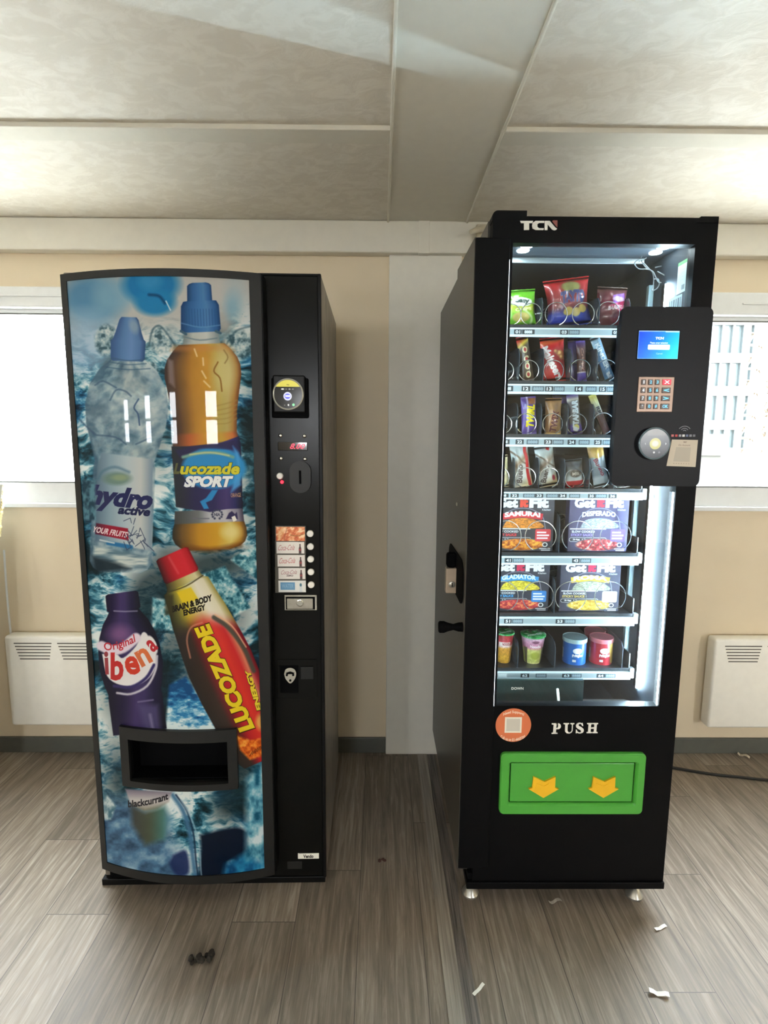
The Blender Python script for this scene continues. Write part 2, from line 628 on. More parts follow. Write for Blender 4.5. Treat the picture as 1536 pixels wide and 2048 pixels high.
# ================================================================ THE ROOM
def plank_mat():
    m, n, l, b = new_mat('grey_wood_planks')
    tc = n.new('ShaderNodeTexCoord')
    sp = n.new('ShaderNodeSeparateXYZ')
    cb = n.new('ShaderNodeCombineXYZ')
    l.new(tc.outputs['Object'], sp.inputs[0])
    # every row of planks starts at its own random place
    def mth(op, a, c=None):
        q = n.new('ShaderNodeMath')
        q.operation = op
        l.new(a, q.inputs[0])
        if c is not None:
            q.inputs[1].default_value = c
        return q.outputs[0]
    vv = mth('ADD', sp.outputs['X'], 9.155)
    row = mth('FLOOR', mth('DIVIDE', vv, 0.182))
    wn = n.new('ShaderNodeTexWhiteNoise')
    wn.noise_dimensions = '1D'
    l.new(row, wn.inputs['W'])
    sh = mth('MULTIPLY', wn.outputs['Value'], 1.1)
    ad = n.new('ShaderNodeMath')
    l.new(sp.outputs['Y'], ad.inputs[0])
    l.new(sh, ad.inputs[1])
    l.new(ad.outputs[0], cb.inputs['X'])
    l.new(vv, cb.inputs['Y'])
    mp = n.new('ShaderNodeMapping')
    mp.inputs['Location'].default_value = (20.0, 0, 0)
    l.new(cb.outputs[0], mp.inputs[0])
    br = n.new('ShaderNodeTexBrick')
    br.offset = 0.0
    br.inputs['Scale'].default_value = 1.0
    br.inputs['Brick Width'].default_value = 1.1
    br.inputs['Row Height'].default_value = 0.182
    br.inputs['Mortar Size'].default_value = 0.0011
    br.inputs['Mortar Smooth'].default_value = 0.2
    br.inputs['Bias'].default_value = 0.0
    br.inputs['Color1'].default_value = (0.0, 0.0, 0.0, 1)
    br.inputs['Color2'].default_value = (1, 1, 1, 1)
    br.inputs['Mortar'].default_value = (0.5, 0.5, 0.5, 1)
    l.new(mp.outputs[0], br.inputs['Vector'])
    # wood figure, shifted per plank
    bw = n.new('ShaderNodeRGBToBW')
    l.new(br.outputs['Color'], bw.inputs[0])
    off = n.new('ShaderNodeVectorMath')
    off.operation = 'MULTIPLY_ADD'
    cx = n.new('ShaderNodeCombineXYZ')
    l.new(bw.outputs[0], cx.inputs['X'])
    l.new(bw.outputs[0], cx.inputs['Y'])
    off.inputs[1].default_value = (3.1, 1.7, 0)
    l.new(cx.outputs[0], off.inputs[0])
    l.new(cb.outputs[0], off.inputs[2])
    s1 = n.new('ShaderNodeMapping')
    s1.inputs['Scale'].default_value = (2.6, 46, 1)
    l.new(off.outputs[0], s1.inputs[0])
    g1 = n.new('ShaderNodeTexNoise')
    g1.inputs['Scale'].default_value = 1.6
    g1.inputs['Detail'].default_value = 8
    g1.inputs['Roughness'].default_value = 0.68
    g1.inputs['Distortion'].default_value = 0.8
    l.new(s1.outputs[0], g1.inputs['Vector'])
    s2 = n.new('ShaderNodeMapping')
    s2.inputs['Scale'].default_value = (1.3, 9, 1)
    l.new(off.outputs[0], s2.inputs[0])
    g2 = n.new('ShaderNodeTexNoise')
    g2.inputs['Scale'].default_value = 1.5
    g2.inputs['Detail'].default_value = 4
    g2.inputs['Distortion'].default_value = 1.6
    l.new(s2.outputs[0], g2.inputs['Vector'])
    rp = n.new('ShaderNodeValToRGB')
    e = rp.color_ramp.elements
    e[0].position, e[0].color = 0.34, lin((121, 110, 98)) + (1,)
    e[1].position, e[1].color = 0.72, lin((181, 169, 154)) + (1,)
    k = e.new(0.5)
    k.color = lin((144, 132, 118)) + (1,)
    l.new(g1.outputs['Fac'], rp.inputs[0])
    mx = n.new('ShaderNodeMix')
    mx.data_type, mx.blend_type = 'RGBA', 'MULTIPLY'
    mx.inputs[0].default_value = 0.75
    r2 = n.new('ShaderNodeValToRGB')
    r2.color_ramp.elements[0].position, r2.color_ramp.elements[0].color = 0.25, (0.78, 0.77, 0.75, 1)
    r2.color_ramp.elements[1].position, r2.color_ramp.elements[1].color = 0.75, (1.12, 1.12, 1.12, 1)
    l.new(g2.outputs['Fac'], r2.inputs[0])
    l.new(rp.outputs[0], mx.inputs[6])
    l.new(r2.outputs[0], mx.inputs[7])
    m3 = n.new('ShaderNodeMix')
    m3.data_type, m3.blend_type = 'RGBA', 'MULTIPLY'
    m3.inputs[0].default_value = 1.0
    r3 = n.new('ShaderNodeValToRGB')
    r3.color_ramp.elements[0].color = (0.76, 0.75, 0.74, 1)
    r3.color_ramp.elements[1].color = (1.08, 1.08, 1.08, 1)
    l.new(bw.outputs[0], r3.inputs[0])
    l.new(mx.outputs[2], m3.inputs[6])
    l.new(r3.outputs[0], m3.inputs[7])
    m4 = n.new('ShaderNodeMix')
    m4.data_type = 'RGBA'
    m4.inputs[7].default_value = lin((84, 76, 69)) + (1,)
    l.new(br.outputs['Fac'], m4.inputs[0])
    l.new(m3.outputs[2], m4.inputs[6])
    l.new(m4.outputs[2], b.inputs['Base Color'])
    mr = n.new('ShaderNodeMapRange')
    mr.inputs['To Min'].default_value, mr.inputs['To Max'].default_value = 0.34, 0.52
    l.new(g1.outputs['Fac'], mr.inputs['Value'])
    l.new(mr.outputs[0], b.inputs['Roughness'])
    b.inputs['Specular IOR Level'].default_value = 0.22
    bp = n.new('ShaderNodeBump')
    bp.inputs['Strength'].default_value = 0.22
    bp.inputs['Distance'].default_value = 0.003
    l.new(g1.outputs['Fac'], bp.inputs['Height'])
    l.new(bp.outputs[0], b.inputs['Normal'])
    return m


def ceiling_mat():
    """White vinyl-faced panels with an embossed crumpled-leaf pattern."""
    m, n, l, b = new_mat('embossed_ceiling')
    tc = n.new('ShaderNodeTexCoord')
    mp = n.new('ShaderNodeMapping')
    mp.inputs['Rotation'].default_value = (0, 0, radians(35))
    mp.inputs['Scale'].default_value = (1.0, 1.5, 1)
    l.new(tc.outputs['Object'], mp.inputs[0])
    w = n.new('ShaderNodeTexNoise')
    w.inputs['Scale'].default_value = 17
    w.inputs['Detail'].default_value = 7
    w.inputs['Roughness'].default_value = 0.62
    w.inputs['Distortion'].default_value = 0.7
    l.new(mp.outputs[0], w.inputs['Vector'])
    r = n.new('ShaderNodeValToRGB')
    e = r.color_ramp.elements
    e[0].position, e[0].color = 0.44, (0, 0, 0, 1)
    e[1].position, e[1].color = 0.58, (1, 1, 1, 1)
    l.new(w.outputs['Fac'], r.inputs[0])
    c = n.new('ShaderNodeValToRGB')
    c.color_ramp.elements[0].color = lin((222, 217, 206)) + (1,)
    c.color_ramp.elements[1].color = lin((230, 226, 216)) + (1,)
    l.new(r.outputs[0], c.inputs[0])
    l.new(c.outputs[0], b.inputs['Base Color'])
    mr = n.new('ShaderNodeMapRange')
    mr.inputs['To Min'].default_value, mr.inputs['To Max'].default_value = 0.6, 0.5
    b.inputs['Specular IOR Level'].default_value = 0.22
    l.new(r.outputs[0], mr.inputs['Value'])
    l.new(mr.outputs[0], b.inputs['Roughness'])
    bp = n.new('ShaderNodeBump')
    bp.inputs['Strength'].default_value = 0.42
    bp.inputs['Distance'].default_value = 0.006
    l.new(w.outputs['Fac'], bp.inputs['Height'])
    l.new(bp.outputs[0], b.inputs['Normal'])
    return m


M_WALL = pbr('cream_wall_panel', (220, 205, 178), 0.55, vary=0.03, scale=3, bump=0.05, bscale=260)
M_WHITE = pbr('white_painted_metal', (222, 219, 208), 0.38, vary=0.02)
M_TRIM = pbr('white_ceiling_strip', (222, 219, 208), 0.62, vary=0.02, spec=.15)
M_CEIL = ceiling_mat()
M_SKIRT = pbr('dark_grey_skirting', (88, 89, 82), 0.5, vary=0.06)
M_PVC = pbr('white_pvc', (228, 231, 232), 0.3, vary=0.02)
M_PANE = thin_glass('window_glass', (0.97, 0.985, 0.98))
M_BLACKGAP = pbr('black_gap', (16, 15, 14), 0.8)

b = MB()
b.box(XL - 0.2, XR + 0.2, YF - 0.2, YW + 0.14, -0.06, 0.0)
structure(b.build('floor', plank_mat()), 'grey wood-look plank floor')
b = MB()
b.box(XL - 0.2, XR + 0.2, YF - 0.2, YW + 0.14, ROOM_H, ROOM_H + 0.08)
structure(b.build('ceiling', M_CEIL), 'white embossed panel ceiling')


def wall_with_openings(name, y0, y1, wins, zz):
    b = MB()
    xs = [XL - 0.15] + [v for w in sorted(wins) for v in w] + [XR + 0.15]
    for i in range(0, len(xs), 2):
        b.box(xs[i], xs[i + 1], y0, y1, 0, ROOM_H)
    for w in wins:
        b.box(w[0], w[1], y0, y1, 0, zz[0])
        b.box(w[0], w[1], y0, y1, zz[1], ROOM_H)
    return structure(b.build(name, M_WALL))


o = wall_with_openings('wall_back', YW, YW + 0.14, WIN_X, WIN_Z)
structure(o, 'cream panelled wall with windows behind the machines')
wall_with_openings('wall_front', YF - 0.14, YF, FWIN_X, FWIN_Z)
for nm, x0, x1 in (('wall_left', XL - 0.15, XL), ('wall_right', XR, XR + 0.15)):
    b = MB()
    b.box(x0, x1, YF, YW, 0, ROOM_H)
    structure(b.build(nm, M_WALL))

# windows of the back wall: shutter box on top, sash, pane, sill
for i, (x0, x1) in enumerate(WIN_X):
    z0, z1 = WIN_Z
    u = (60, 1500)[i % 2]
    zs = W0.P(u, (618, 634)[i % 2], YW - 0.01)[2]          # underside of the shutter box
    zb = W0.P(u, (964, 974)[i % 2], YW + 0.02)[2]           # top of the bottom rail
    b = MB()
    b.box(x0, x1, YW + 0.015, YW + 0.075, z0, zb, 0.004)
    b.box(x0, x1, YW + 0.015, YW + 0.075, zs - 0.012, zs + 0.03, 0.003)
    b.box(x0, x0 + 0.06, YW + 0.015, YW + 0.075, zb, zs, 0.004)
    b.box(x1 - 0.06, x1, YW + 0.015, YW + 0.075, zb, zs, 0.004)
    win = structure(b.build('window_%d' % (i + 1), M_PVC), ('white framed window left of the drinks machine', 'white framed window right of the snack machine', None, None)[i])
    b = MB()
    b.box(x0, x1, YW - 0.018, YW + 0.1, zs + 0.004, z1, 0.008)
    b.box(x0 + 0.45, x1 - 0.25, YW - 0.024, YW - 0.018, zs + 0.045, zs + 0.052, 0.002)   # pull lip
    structure(b.build('shutter_box', M_PVC, win))
    b = MB()
    b.box(x0, x1, YW - 0.02, YW + 0.02, z0 - 0.006, z0 + 0.012, 0.003)
    structure(b.build('sill', M_PVC, win))
    b = MB()
    b.box(x0 + 0.05, x1 - 0.05, YW + 0.04, YW + 0.044, zb - 0.01, zs)
    structure(b.build('pane', M_PANE, win))
    b = MB()
    for q in ((x0 + .05, x1 - .05, zb - .001, zb + .003), (x0 + .05, x1 - .05, zs - .016, zs - .011)):
        b.box(q[0], q[1], YW + .0125, YW + .05, q[2], q[3])
    structure(b.build('gasket', M_SKIRT, win))
for i, (x0, x1) in enumerate(FWIN_X):
    z0, z1 = FWIN_Z
    b = MB()
    for q in ((x0, x1, z0, z0 + 0.06), (x0, x1, z1 - 0.06, z1), (x0, x0 + 0.05, z0, z1), (x1 - 0.05, x1, z0, z1), (x0, x1, 1.60, 1.64)):
        b.box(q[0], q[1], YF - 0.08, YF - 0.02, q[2], q[3])
    structure(b.build('window_%d' % (i + 5), M_PVC))

# mouldings
TX0, TX1 = 0.026, 0.327
b = MB()
b.box(TX0, TX1, YF, YW, ROOM_H - 0.003, ROOM_H)
for x in (TX0, TX1):
    b.box(x - 0.004, x + 0.004, YF, YW, ROOM_H - 0.010, ROOM_H, 0.003)
structure(b.build('trim_1', M_TRIM), 'flat white strip joining the two ceiling halves')
k = 2
for x0, x1 in ((XL, TX0 - 0.004), (TX1 + 0.004, XR)):
    for y0 in (1.565, 0.35, -0.86, -2.07, -3.28):
        b = MB()
        b.box(x0, x1, y0, y0 + 0.078, ROOM_H - 0.006, ROOM_H, 0.002)
        b.box(x0, x1, y0 - 0.006, y0 + 0.004, ROOM_H - 0.013, ROOM_H, 0.002)
        structure(b.build('trim_%d' % k, M_TRIM))
        k += 1
zt = W0.P(777, 505, YW - 0.05)[2]
b = MB()
b.box(XL, XR, YW - 0.05, YW, zt, ROOM_H - 0.001, 0.005)
xj = W0.P(848, 480, YW - 0.05)[0]
b.box(xj - 0.021, xj + 0.021, YW - 0.0525, YW, zt - 0.0025, ROOM_H - 0.001, 0.002)
structure(b.build('trim_%d' % k, M_WHITE), 'white cable trunking box along the top of the wall')
k += 1
xs0, xs1 = W0.P(777, 700, YW)[0], 0.315
b = MB()
b.box(xs0, xs1, YW - 0.022, YW, 0.001, zt, 0.002)
structure(b.build('trim_%d' % k, M_WHITE), 'white upright cover strip on the wall between the machines')
k += 1
b = MB()
for x0, x1 in ((XL, xs0), (xs1, XR)):
    b.box(x0, x1, YW - 0.012, YW, 0, 0.071, 0.003)
structure(b.build('baseboard_back', M_SKIRT), 'dark grey skirting along the foot of the window wall')
# joint strip across the floor
b = MB()
b.box(0.171, 0.212, YF, YW - 0.022, 0, 0.0035, 0.0012)
structure(b.build('trim_%d' % k, pbr('worn_wood_strip', (150, 141, 129), 0.4, vary=0.38, scale=3, stretch=(60, 1.2, 1), bump=0.3, bscale=6)), 'worn joint strip across the floor')
k += 1
b = MB()
b.box(0.213, 0.247, YF, YW - 0.022, 0, 0.0016)
structure(b.build('trim_%d' % k, pbr('dark_worn_wood_strip', (112, 104, 97), 0.45, vary=0.6, scale=3, stretch=(70, 1.6, 1), bump=0.5, bscale=5)), 'dark scuffed band beside the floor joint strip')

# ================================================================ DRINKS MACHINE (left)
M_BLACK = pbr('black_powder_coat', (15, 15, 14), 0.36, vary=0.12, scale=60, bump=0.04, bscale=900, spec=.16)
M_BLACKS = pbr('black_satin_panel', (17, 17, 15), 0.24, vary=0.1, scale=14, rvary=0.03, spec=.13)
M_CHAR = pbr('charcoal_plastic', (32, 32, 31), 0.42, vary=0.06, spec=.3)
M_DEEP = pbr('matt_black', (3, 3, 4), 0.8, spec=.1)
M_CHROME = pbr('chrome', (205, 203, 192), 0.16, metal=1.0, vary=0.03)
M_ZINC = pbr('satin_zinc', (170, 166, 154), 0.34, metal=0.7, vary=0.08, scale=80)
M_BTN = pbr('white_button', (236, 232, 222), 0.35, vary=0.02)
M_CREAM = pbr('cream_print', (240, 236, 222), 0.5, vary=0.01)
M_RED_LED = glow('red_led', (255, 40, 60), .6)

LO = (-0.508, 1.52, 0.0)
LROT = radians(0.94)
L = Frame(LO, LROT)
LP = L.P
lm = thing('drinks_vending_machine', 'black drinks vending machine with a curved ice and bottle picture front', 'vending machine', LO, LROT)

LX0 = -0.345                                   # left flank
LX1 = LP(648, 1200, 0)[0]                      # right flank
LTOP = LP(600, 548, 0)[2]
LBACK = 0.622
DX0, DX1 = LP(121, 548, -0.015)[0], LP(524, 541, -0.045)[0]
DZ0, DZ1 = LP(207, 1735, -0.015)[2], LP(121, 549, -0.015)[2]


def bulge(x):
    """How far the curved door stands in front of the cabinet at x."""
    t = (np.asarray(x) - DX0) / (DX1 - DX0)
    return 0.016 + 0.032 * t + 4 * 0.048 * t * (1 - t)


def LB(u, v, lift=0.0):
    """Point of the curved door under photo point (u,v)."""
    y = -0.05
    for _ in range(12):
        p = LP(u, v, y)
        y = -(float(bulge(p[0])) + lift)
    return p


# cabinet
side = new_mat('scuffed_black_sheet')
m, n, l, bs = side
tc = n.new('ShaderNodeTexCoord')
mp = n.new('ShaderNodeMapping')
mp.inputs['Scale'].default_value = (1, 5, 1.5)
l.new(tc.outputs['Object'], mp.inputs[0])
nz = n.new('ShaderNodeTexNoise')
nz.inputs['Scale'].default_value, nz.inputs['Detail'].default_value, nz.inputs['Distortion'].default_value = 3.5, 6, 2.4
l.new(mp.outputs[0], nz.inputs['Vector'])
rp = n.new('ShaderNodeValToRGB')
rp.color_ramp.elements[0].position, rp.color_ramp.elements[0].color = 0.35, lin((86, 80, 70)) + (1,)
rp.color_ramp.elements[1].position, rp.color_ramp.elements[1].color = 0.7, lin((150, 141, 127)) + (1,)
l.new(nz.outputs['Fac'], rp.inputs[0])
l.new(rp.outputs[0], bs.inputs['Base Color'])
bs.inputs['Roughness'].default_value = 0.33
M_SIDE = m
b = MB()
b.box(LX0, LX1, 0.012, LBACK, 0.02, LTOP, 0.004)
b.build('cabinet', M_SIDE, lm)
b = MB()
b.box(LP(205, 1765, 0)[0], LP(651, 1763, 0)[0], -0.004, 0.30, 0.0, LP(651, 1751, 0)[2], 0.002)
b.build('base_plate', M_BLACK, lm)
b = MB()
b.box(LX0 + 0.02, LX1 - 0.02, 0.004, 0.02, 0.008, DZ0 + 0.02)
b.build('kick_plate', M_DEEP, lm)

# coin panel: recessed sheet with a raised lip on its right
cx0, cx1 = DX1 - 0.02, LP(640, 1000, 0)[0]
b = MB()
b.box(cx0, cx1, 0.0, 0.014, 0.02, LTOP - 0.004, 0.002)
b.build('coin_panel', M_BLACKS, lm)
b = MB()
b.box(cx1 - 0.001, LX1, -0.008, 0.014, 0.02, LTOP, 0.003)
b.box(cx0, LX1, -0.006, 0.014, LTOP - 0.006, LTOP, 0.002)
b.build('coin_panel_lip', M_BLACK, lm)

# curved door with an opening for the delivery port
PA, PB = LB(246, 1463, 0.01), LB(474, 1582, 0.01)
hx0, hx1 = LB(262, 1520)[0], LB(458, 1530)[0]
hz0, hz1 = LB(365, 1565)[2], LB(365, 1482)[2]
qx0, qx1 = LB(134, 557)[0], LB(499, 560)[0]          # printed area
qz1 = LB(330, 553)[2]
qz0 = LB(380, 1750)[2]


def grid_lines(a, b, extra, n):
    return sorted(set([round(a + (b - a) * k / n, 6) for k in range(n + 1)] + [round(e, 6) for e in extra]))


def curved_sheet(b, x0, x1, z0, z1, lift, hole=None, thick=0.0, uv=None, nx=44):
    xs = grid_lines(x0, x1, hole[:2] if hole else [], nx)
    zs = sorted(set([round(z0, 6), round(z1, 6)] + ([round(h, 6) for h in hole[2:]] if hole else [])))
    if hole:
        near = lambda a: all(abs(a - h) > 0.004 or a == round(h, 6) for h in hole[:2])
        xs = [x for x in xs if near(x)]
    V = {}

    def vert(i, j, back):
        if (i, j, back) not in V:
            x = xs[i]
            y = -(float(bulge(x)) + lift) if not back else -(float(bulge(x)) + lift) + thick
            V[i, j, back] = b.bm.verts.new((x, y, zs[j]))
        return V[i, j, back]

    keep = {}
    for i in range(len(xs) - 1):
        for j in range(len(zs) - 1):
            cxm, czm = (xs[i] + xs[i + 1]) / 2, (zs[j] + zs[j + 1]) / 2
            keep[i, j] = not (hole and hole[0] < cxm < hole[1] and hole[2] < czm < hole[3])
    for (i, j), kp in keep.items():
        if not kp:
            continue
        f = b.bm.faces.new((vert(i, j, 0), vert(i + 1, j, 0), vert(i + 1, j + 1, 0), vert(i, j + 1, 0)))
        if uv:
            for lp in f.loops:
                c = lp.vert.co
                lp[b.uv].uv = ((c.x - uv[0]) / (uv[1] - uv[0]), (c.z - uv[2]) / (uv[3] - uv[2]))
        if thick:
            b.bm.faces.new((vert(i, j, 1), vert(i, j + 1, 1), vert(i + 1, j + 1, 1), vert(i + 1, j, 1)))
            for di, dj, e in ((-1, 0, ((i, j), (i, j + 1))), (1, 0, ((i + 1, j + 1), (i + 1, j))), (0, -1, ((i + 1, j), (i, j))), (0, 1, ((i, j + 1), (i + 1, j + 1)))):
                if not keep.get((i + di, j + dj), False):
                    (a0, a1), (c0, c1) = e
                    b.bm.faces.new((vert(a0, a1, 0), vert(c0, c1, 0), vert(c0, c1, 1), vert(a0, a1, 1)))


b = MB()
curved_sheet(b, DX0, DX1, DZ0, DZ1, 0.0, (hx0, hx1, hz0, hz1), 0.014)
b.box(DX0, DX0 + 0.012, -float(bulge(DX0)) + 0.002, 0.012, DZ0, DZ1, 0.002)
b.box(DX1 - 0.012, DX1, -float(bulge(DX1)) + 0.002, 0.012, DZ0, DZ1, 0.002)
# closed top and bottom of the door
for z in (DZ0 + 0.001, DZ1 - 0.001):
    xs = np.linspace(DX0, DX1, 40)
    b.prism([(x, -float(bulge(x)) + 0.001) for x in xs] + [(DX1, 0.012), (DX0, 0.012)], 'z', z - 0.001, z + 0.001)
door = b.build('door', M_BLACK, lm, smooth=True)
# raised border round the picture
b = MB()
curved_sheet(b, DX0 + 0.002, DX1 - 0.002, DZ0 + 0.002, DZ1 - 0.002, 0.005, (qx0, qx1, qz0, qz1), 0.006)
b.build('door_border', M_CHAR, lm, smooth=True)

# ---- the picture, drawn in the coordinates of the photograph and laid on the curved sheet
CW, CH = 640, 1960
gx = np.linspace(qx0, qx1, CW)
gz = np.linspace(qz1, qz0, CH)
GX, GZ = np.meshgrid(gx, gz)
U, V = L.proj(GX, -(bulge(GX) + 0.0015), GZ)
A = Canvas(CW, CH, (90, 120, 130), U, V)
wu, wv = fbm(U / 60, V / 60, 3, 3) * 2 - 1, fbm(U / 60 + 9, V / 60, 3, 5) * 2 - 1
ice = fbm(U / 34 + wu * 1.3, V / 15 + wv * 1.8, 5, 11)
big = fbm(U / 75 + 3, V / 75, 3, 21)
fine = fbm(U / 9 + wu * 2, V / 5 + wv * 2, 3, 31)
q = ice * 0.62 + fine * 0.2 + (big - 0.5) * 0.75 + 0.11
rid = 1 - abs(fbm(U / 20 + wu * 1.5, V / 9 + wv * 1.6, 4, 41) * 2 - 1) * 3.2
q = (q - 0.5) * 2.3 + 0.5 + np.clip(rid, 0, 1) * 0.30 * sstep(.3, .6, big) - np.clip(-rid - .1, 0, 1) * .12
A.C[:] = ramp(q, [(0, (10, 30, 36)), (0.28, (24, 66, 80)), (0.45, (44, 104, 124)), (0.6, (92, 148, 164)), (0.78, (170, 200, 206)), (1.0, (222, 230, 226))])
blue = sstep(0.45, 0.7, fbm(U / 50 + 31, V / 40, 3, 51)) * 0.45
A.all(blue, lambda u, v: ramp(q, [(0, (10, 40, 80)), (0.5, (30, 110, 170)), (1, (200, 225, 235))]))
# out of focus top
top = 1 - sstep(600, 725, V + 22 * (big - 0.5) * 4 + np.where(U > 430, 10, -18))
A.all(top, (178, 176, 170))
for cu, cv, ru, rv, col, so, al in ((185, 600, 62, 52, (92, 142, 172), 34, .9), (165, 590, 30, 28, (70, 122, 160), 26, .6), (228, 590, 40, 30, (120, 160, 180), 24, .7),
                                    (302, 568, 56, 40, (24, 112, 164), 18, 1), (310, 604, 40, 26, (26, 118, 168), 12, 1), (300, 560, 22, 18, (60, 140, 185), 16, .6),
                                    (466, 612, 14, 26, (110, 158, 178), 18, .8), (472, 590, 20, 40, (150, 172, 182), 24, .5), (170, 690, 60, 60, (150, 180, 205), 50, .7)):
    A.ell(cu, cv, ru, rv, col, so, al)
A.line([(298, 589), (318, 592), (330, 606)], 5, (12, 62, 100), 5, smooth=5)
A.line([(332, 602), (341, 620)], 2.5, (196, 210, 216), 2)
# wet ice shoulders behind the caps
for cu, cv, ru, rv in ((212, 680, 26, 36), (322, 680, 26, 32), (478, 690, 36, 34), (300, 740, 20, 20)):
    tex = fbm(U / 8 + 5, V / 8, 3, 71)
    msk = np.clip(1 - np.hypot((U - cu) / ru, (V - cv) / rv), 0, 1)
    A.all(np.clip(msk * 3.2, 0, 0.9), lambda u, v, tex=tex: ramp((tex - .5) * 2.2 + .5, [(0, (48, 78, 86)), (0.5, (130, 156, 162)), (1, (196, 204, 200))]))
A.line([(298, 690), (305, 660), (318, 651), (332, 664), (350, 690), (360, 700)], 3, (44, 76, 88), 4, .8, smooth=4)
A.line([(452, 690), (470, 664), (490, 655), (505, 652)], 3, (44, 76, 88), 4, .7, smooth=4)
# dark hollows in the ice
for cu, cv, ru, rv, al in ((320, 880, 26, 60, .35), (500, 900, 14, 120, .5), (430, 1130, 90, 34, .8), (310, 1190, 56, 60, .75), (352, 1330, 50, 90, .6), (182, 1120, 30, 30, .6), (330, 1105, 30, 20, .5),
                           (480, 1235, 26, 50, .4), (325, 1400, 26, 60, .55), (470, 1560, 40, 50, .6), (235, 1560, 26, 70, .7), (490, 1540, 30, 24, .6), (460, 1615, 40, 30, .8), (268, 1400, 60, 60, .5)):
    A.ell(cu, cv, ru, rv, (16, 34, 38), 44, al)
# bright blocks
for pts in ([(305, 1195), (338, 1200), (346, 1262), (304, 1255)], [(400, 1150), (450, 1132), (500, 1215), (470, 1232)], [(470, 1112), (515, 1090), (516, 1160), (462, 1120)]):
    A.poly(pts, lambda u, v: ramp(fbm(u / 9, v / 9, 3, 81), [(0.25, (20, 80, 96)), (0.5, (110, 170, 180)), (0.75, (216, 228, 224))]), 5, .9)
A.poly([(338, 1370), (372, 1352), (440, 1462), (330, 1470)], lambda u, v: ramp(fbm(u / 14, v / 7, 4, 82) + (v - 1415) / 160, [(0.25, (18, 70, 120)), (0.5, (50, 130, 176)), (0.8, (214, 228, 226))]), 6)
# foot of the picture
A.poly([(150, 1590), (262, 1600), (330, 1640), (390, 1790), (150, 1790)], lambda u, v: ramp(fbm(u / 26, v / 22, 4, 83), [(0.25, (38, 66, 92)), (0.55, (78, 118, 150)), (0.8, (140, 172, 190))]), 40)
A.poly([(400, 1670), (470, 1655), (500, 1672), (492, 1720), (455, 1725), (450, 1790), (400, 1790), (402, 1700)], (10, 22, 40), 8, smooth=4)
A.poly([(450, 1730), (500, 1700), (545, 1720), (545, 1790), (440, 1790)], lambda u, v: ramp(fbm(u / 16, v / 20, 3, 84), [(0.25, (14, 66, 110)), (0.6, (34, 122, 164)), (0.8, (90, 160, 190))]), 14)
A.poly([(493, 1560), (545, 1500), (545, 1730), (492, 1715)], lambda u, v: ramp(fbm(u / 18 + .4, v / 24, 4, 85), [(0.25, (22, 84, 110)), (0.5, (100, 164, 184)), (0.72, (204, 220, 222))]), 16)
A.line([(345, 1590), (366, 1622), (380, 1668), (386, 1720), (392, 1760)], 9, (66, 112, 146), 6, .9, smooth=5)
A.line([(352, 1590), (374, 1622), (387, 1668), (392, 1720), (397, 1760)], 3, (20, 44, 70), 3, 1, smooth=5)
A.line([(362, 1600), (384, 1640), (398, 1690), (402, 1740), (404, 1760)], 2.5, (150, 180, 196), 3, .8, smooth=5)
A.poly([(346, 1710), (372, 1702), (378, 1744), (356, 1752), (340, 1730)], (26, 40, 86), 7, .9, smooth=4)

# -- clear bottle "hydro active"
def cyl_shade(stops):
    return lambda s, t: ramp(s, stops)
def clear_body(s, t):
    nz_ = fbm(s * 3 + 4, t / 26, 4, 91)
    nz_ = nz_ * .7 + .3 * (1 - abs(fbm(s * 2.2 + 1.5, t / 34 + s * .6, 3, 93) * 2 - 1) * 1.6) - .22 * abs(s) ** 3
    return ramp(nz_ + 0.12 * s, [(0.25, (70, 98, 116)), (0.5, (128, 152, 162)), (0.75, (178, 190, 190))])
A.body((258, 700), (240, 1150), [(18, 34), (40, 58), (70, 76), (110, 84), (150, 80), (200, 66), (222, 60), (236, 62), (425, 62), (438, 54), (445, 40)], clear_body, 3, .88)
A.body((258, 634), (255, 722), [(0, 15), (5, 19), (30, 26), (44, 31), (48, 35), (84, 34), (88, 30)],
       cyl_shade([(-1, (54, 84, 128)), (-.4, (80, 116, 160)), (.2, (96, 132, 178)), (.7, (78, 112, 156)), (1, (40, 70, 110))]), 2)
A.ell(268, 652, 9, 14, (140, 160, 170), 8, .7, -.3)
for v_, w_ in ((716, 32), (724, 36), (734, 44)):
    A.line([(256 - w_, v_), (256, v_ + 5), (256 + w_, v_ + 3)], 2, (56, 88, 112), 2.5, .8, smooth=4)
for pts in ([(220, 800), (232, 780), (250, 782), (262, 792)], [(192, 870), (230, 874), (252, 888)], [(272, 888), (300, 876)], [(158, 838), (178, 858), (190, 868)], [(232, 775), (206, 762), (190, 770)]):
    A.line(pts, 3, (56, 82, 108), 3, .75, smooth=4)
A.line([(277, 798), (268, 815), (276, 828), (279, 850)], 3, (60, 86, 118), 2, .9, smooth=4)
A.poly([(204, 905), (306, 918), (303, 1102), (190, 1082), (194, 930)], lambda u, v: ramp((u - 192) / 112, [(0, (84, 108, 126)), (.25, (132, 156, 168)), (.55, (172, 186, 190)), (.8, (186, 190, 186)), (1, (120, 140, 154))]), 4)
A.ell(234, 957, 28, 13, (96, 124, 110), 7, .8)
A.ell(240, 955, 16, 6, (140, 156, 120), 5, .8)
A.line([(196, 958), (206, 942), (230, 934), (258, 944)], 5, (74, 110, 128), 5, .7, smooth=4)
A.text('hydro', 242, 1000, 126, 52, (38, 42, 84), -.10, .28, .05)
A.rect(150, 960, 191, 1040, lambda u, v: ramp(fbm(u / 8, v / 14, 3, 95), [(0.3, (30, 62, 78)), (.6, (84, 128, 142))]), 6)
A.text('active', 269, 1022, 64, 17, (34, 38, 74), -.08, .25, .045)
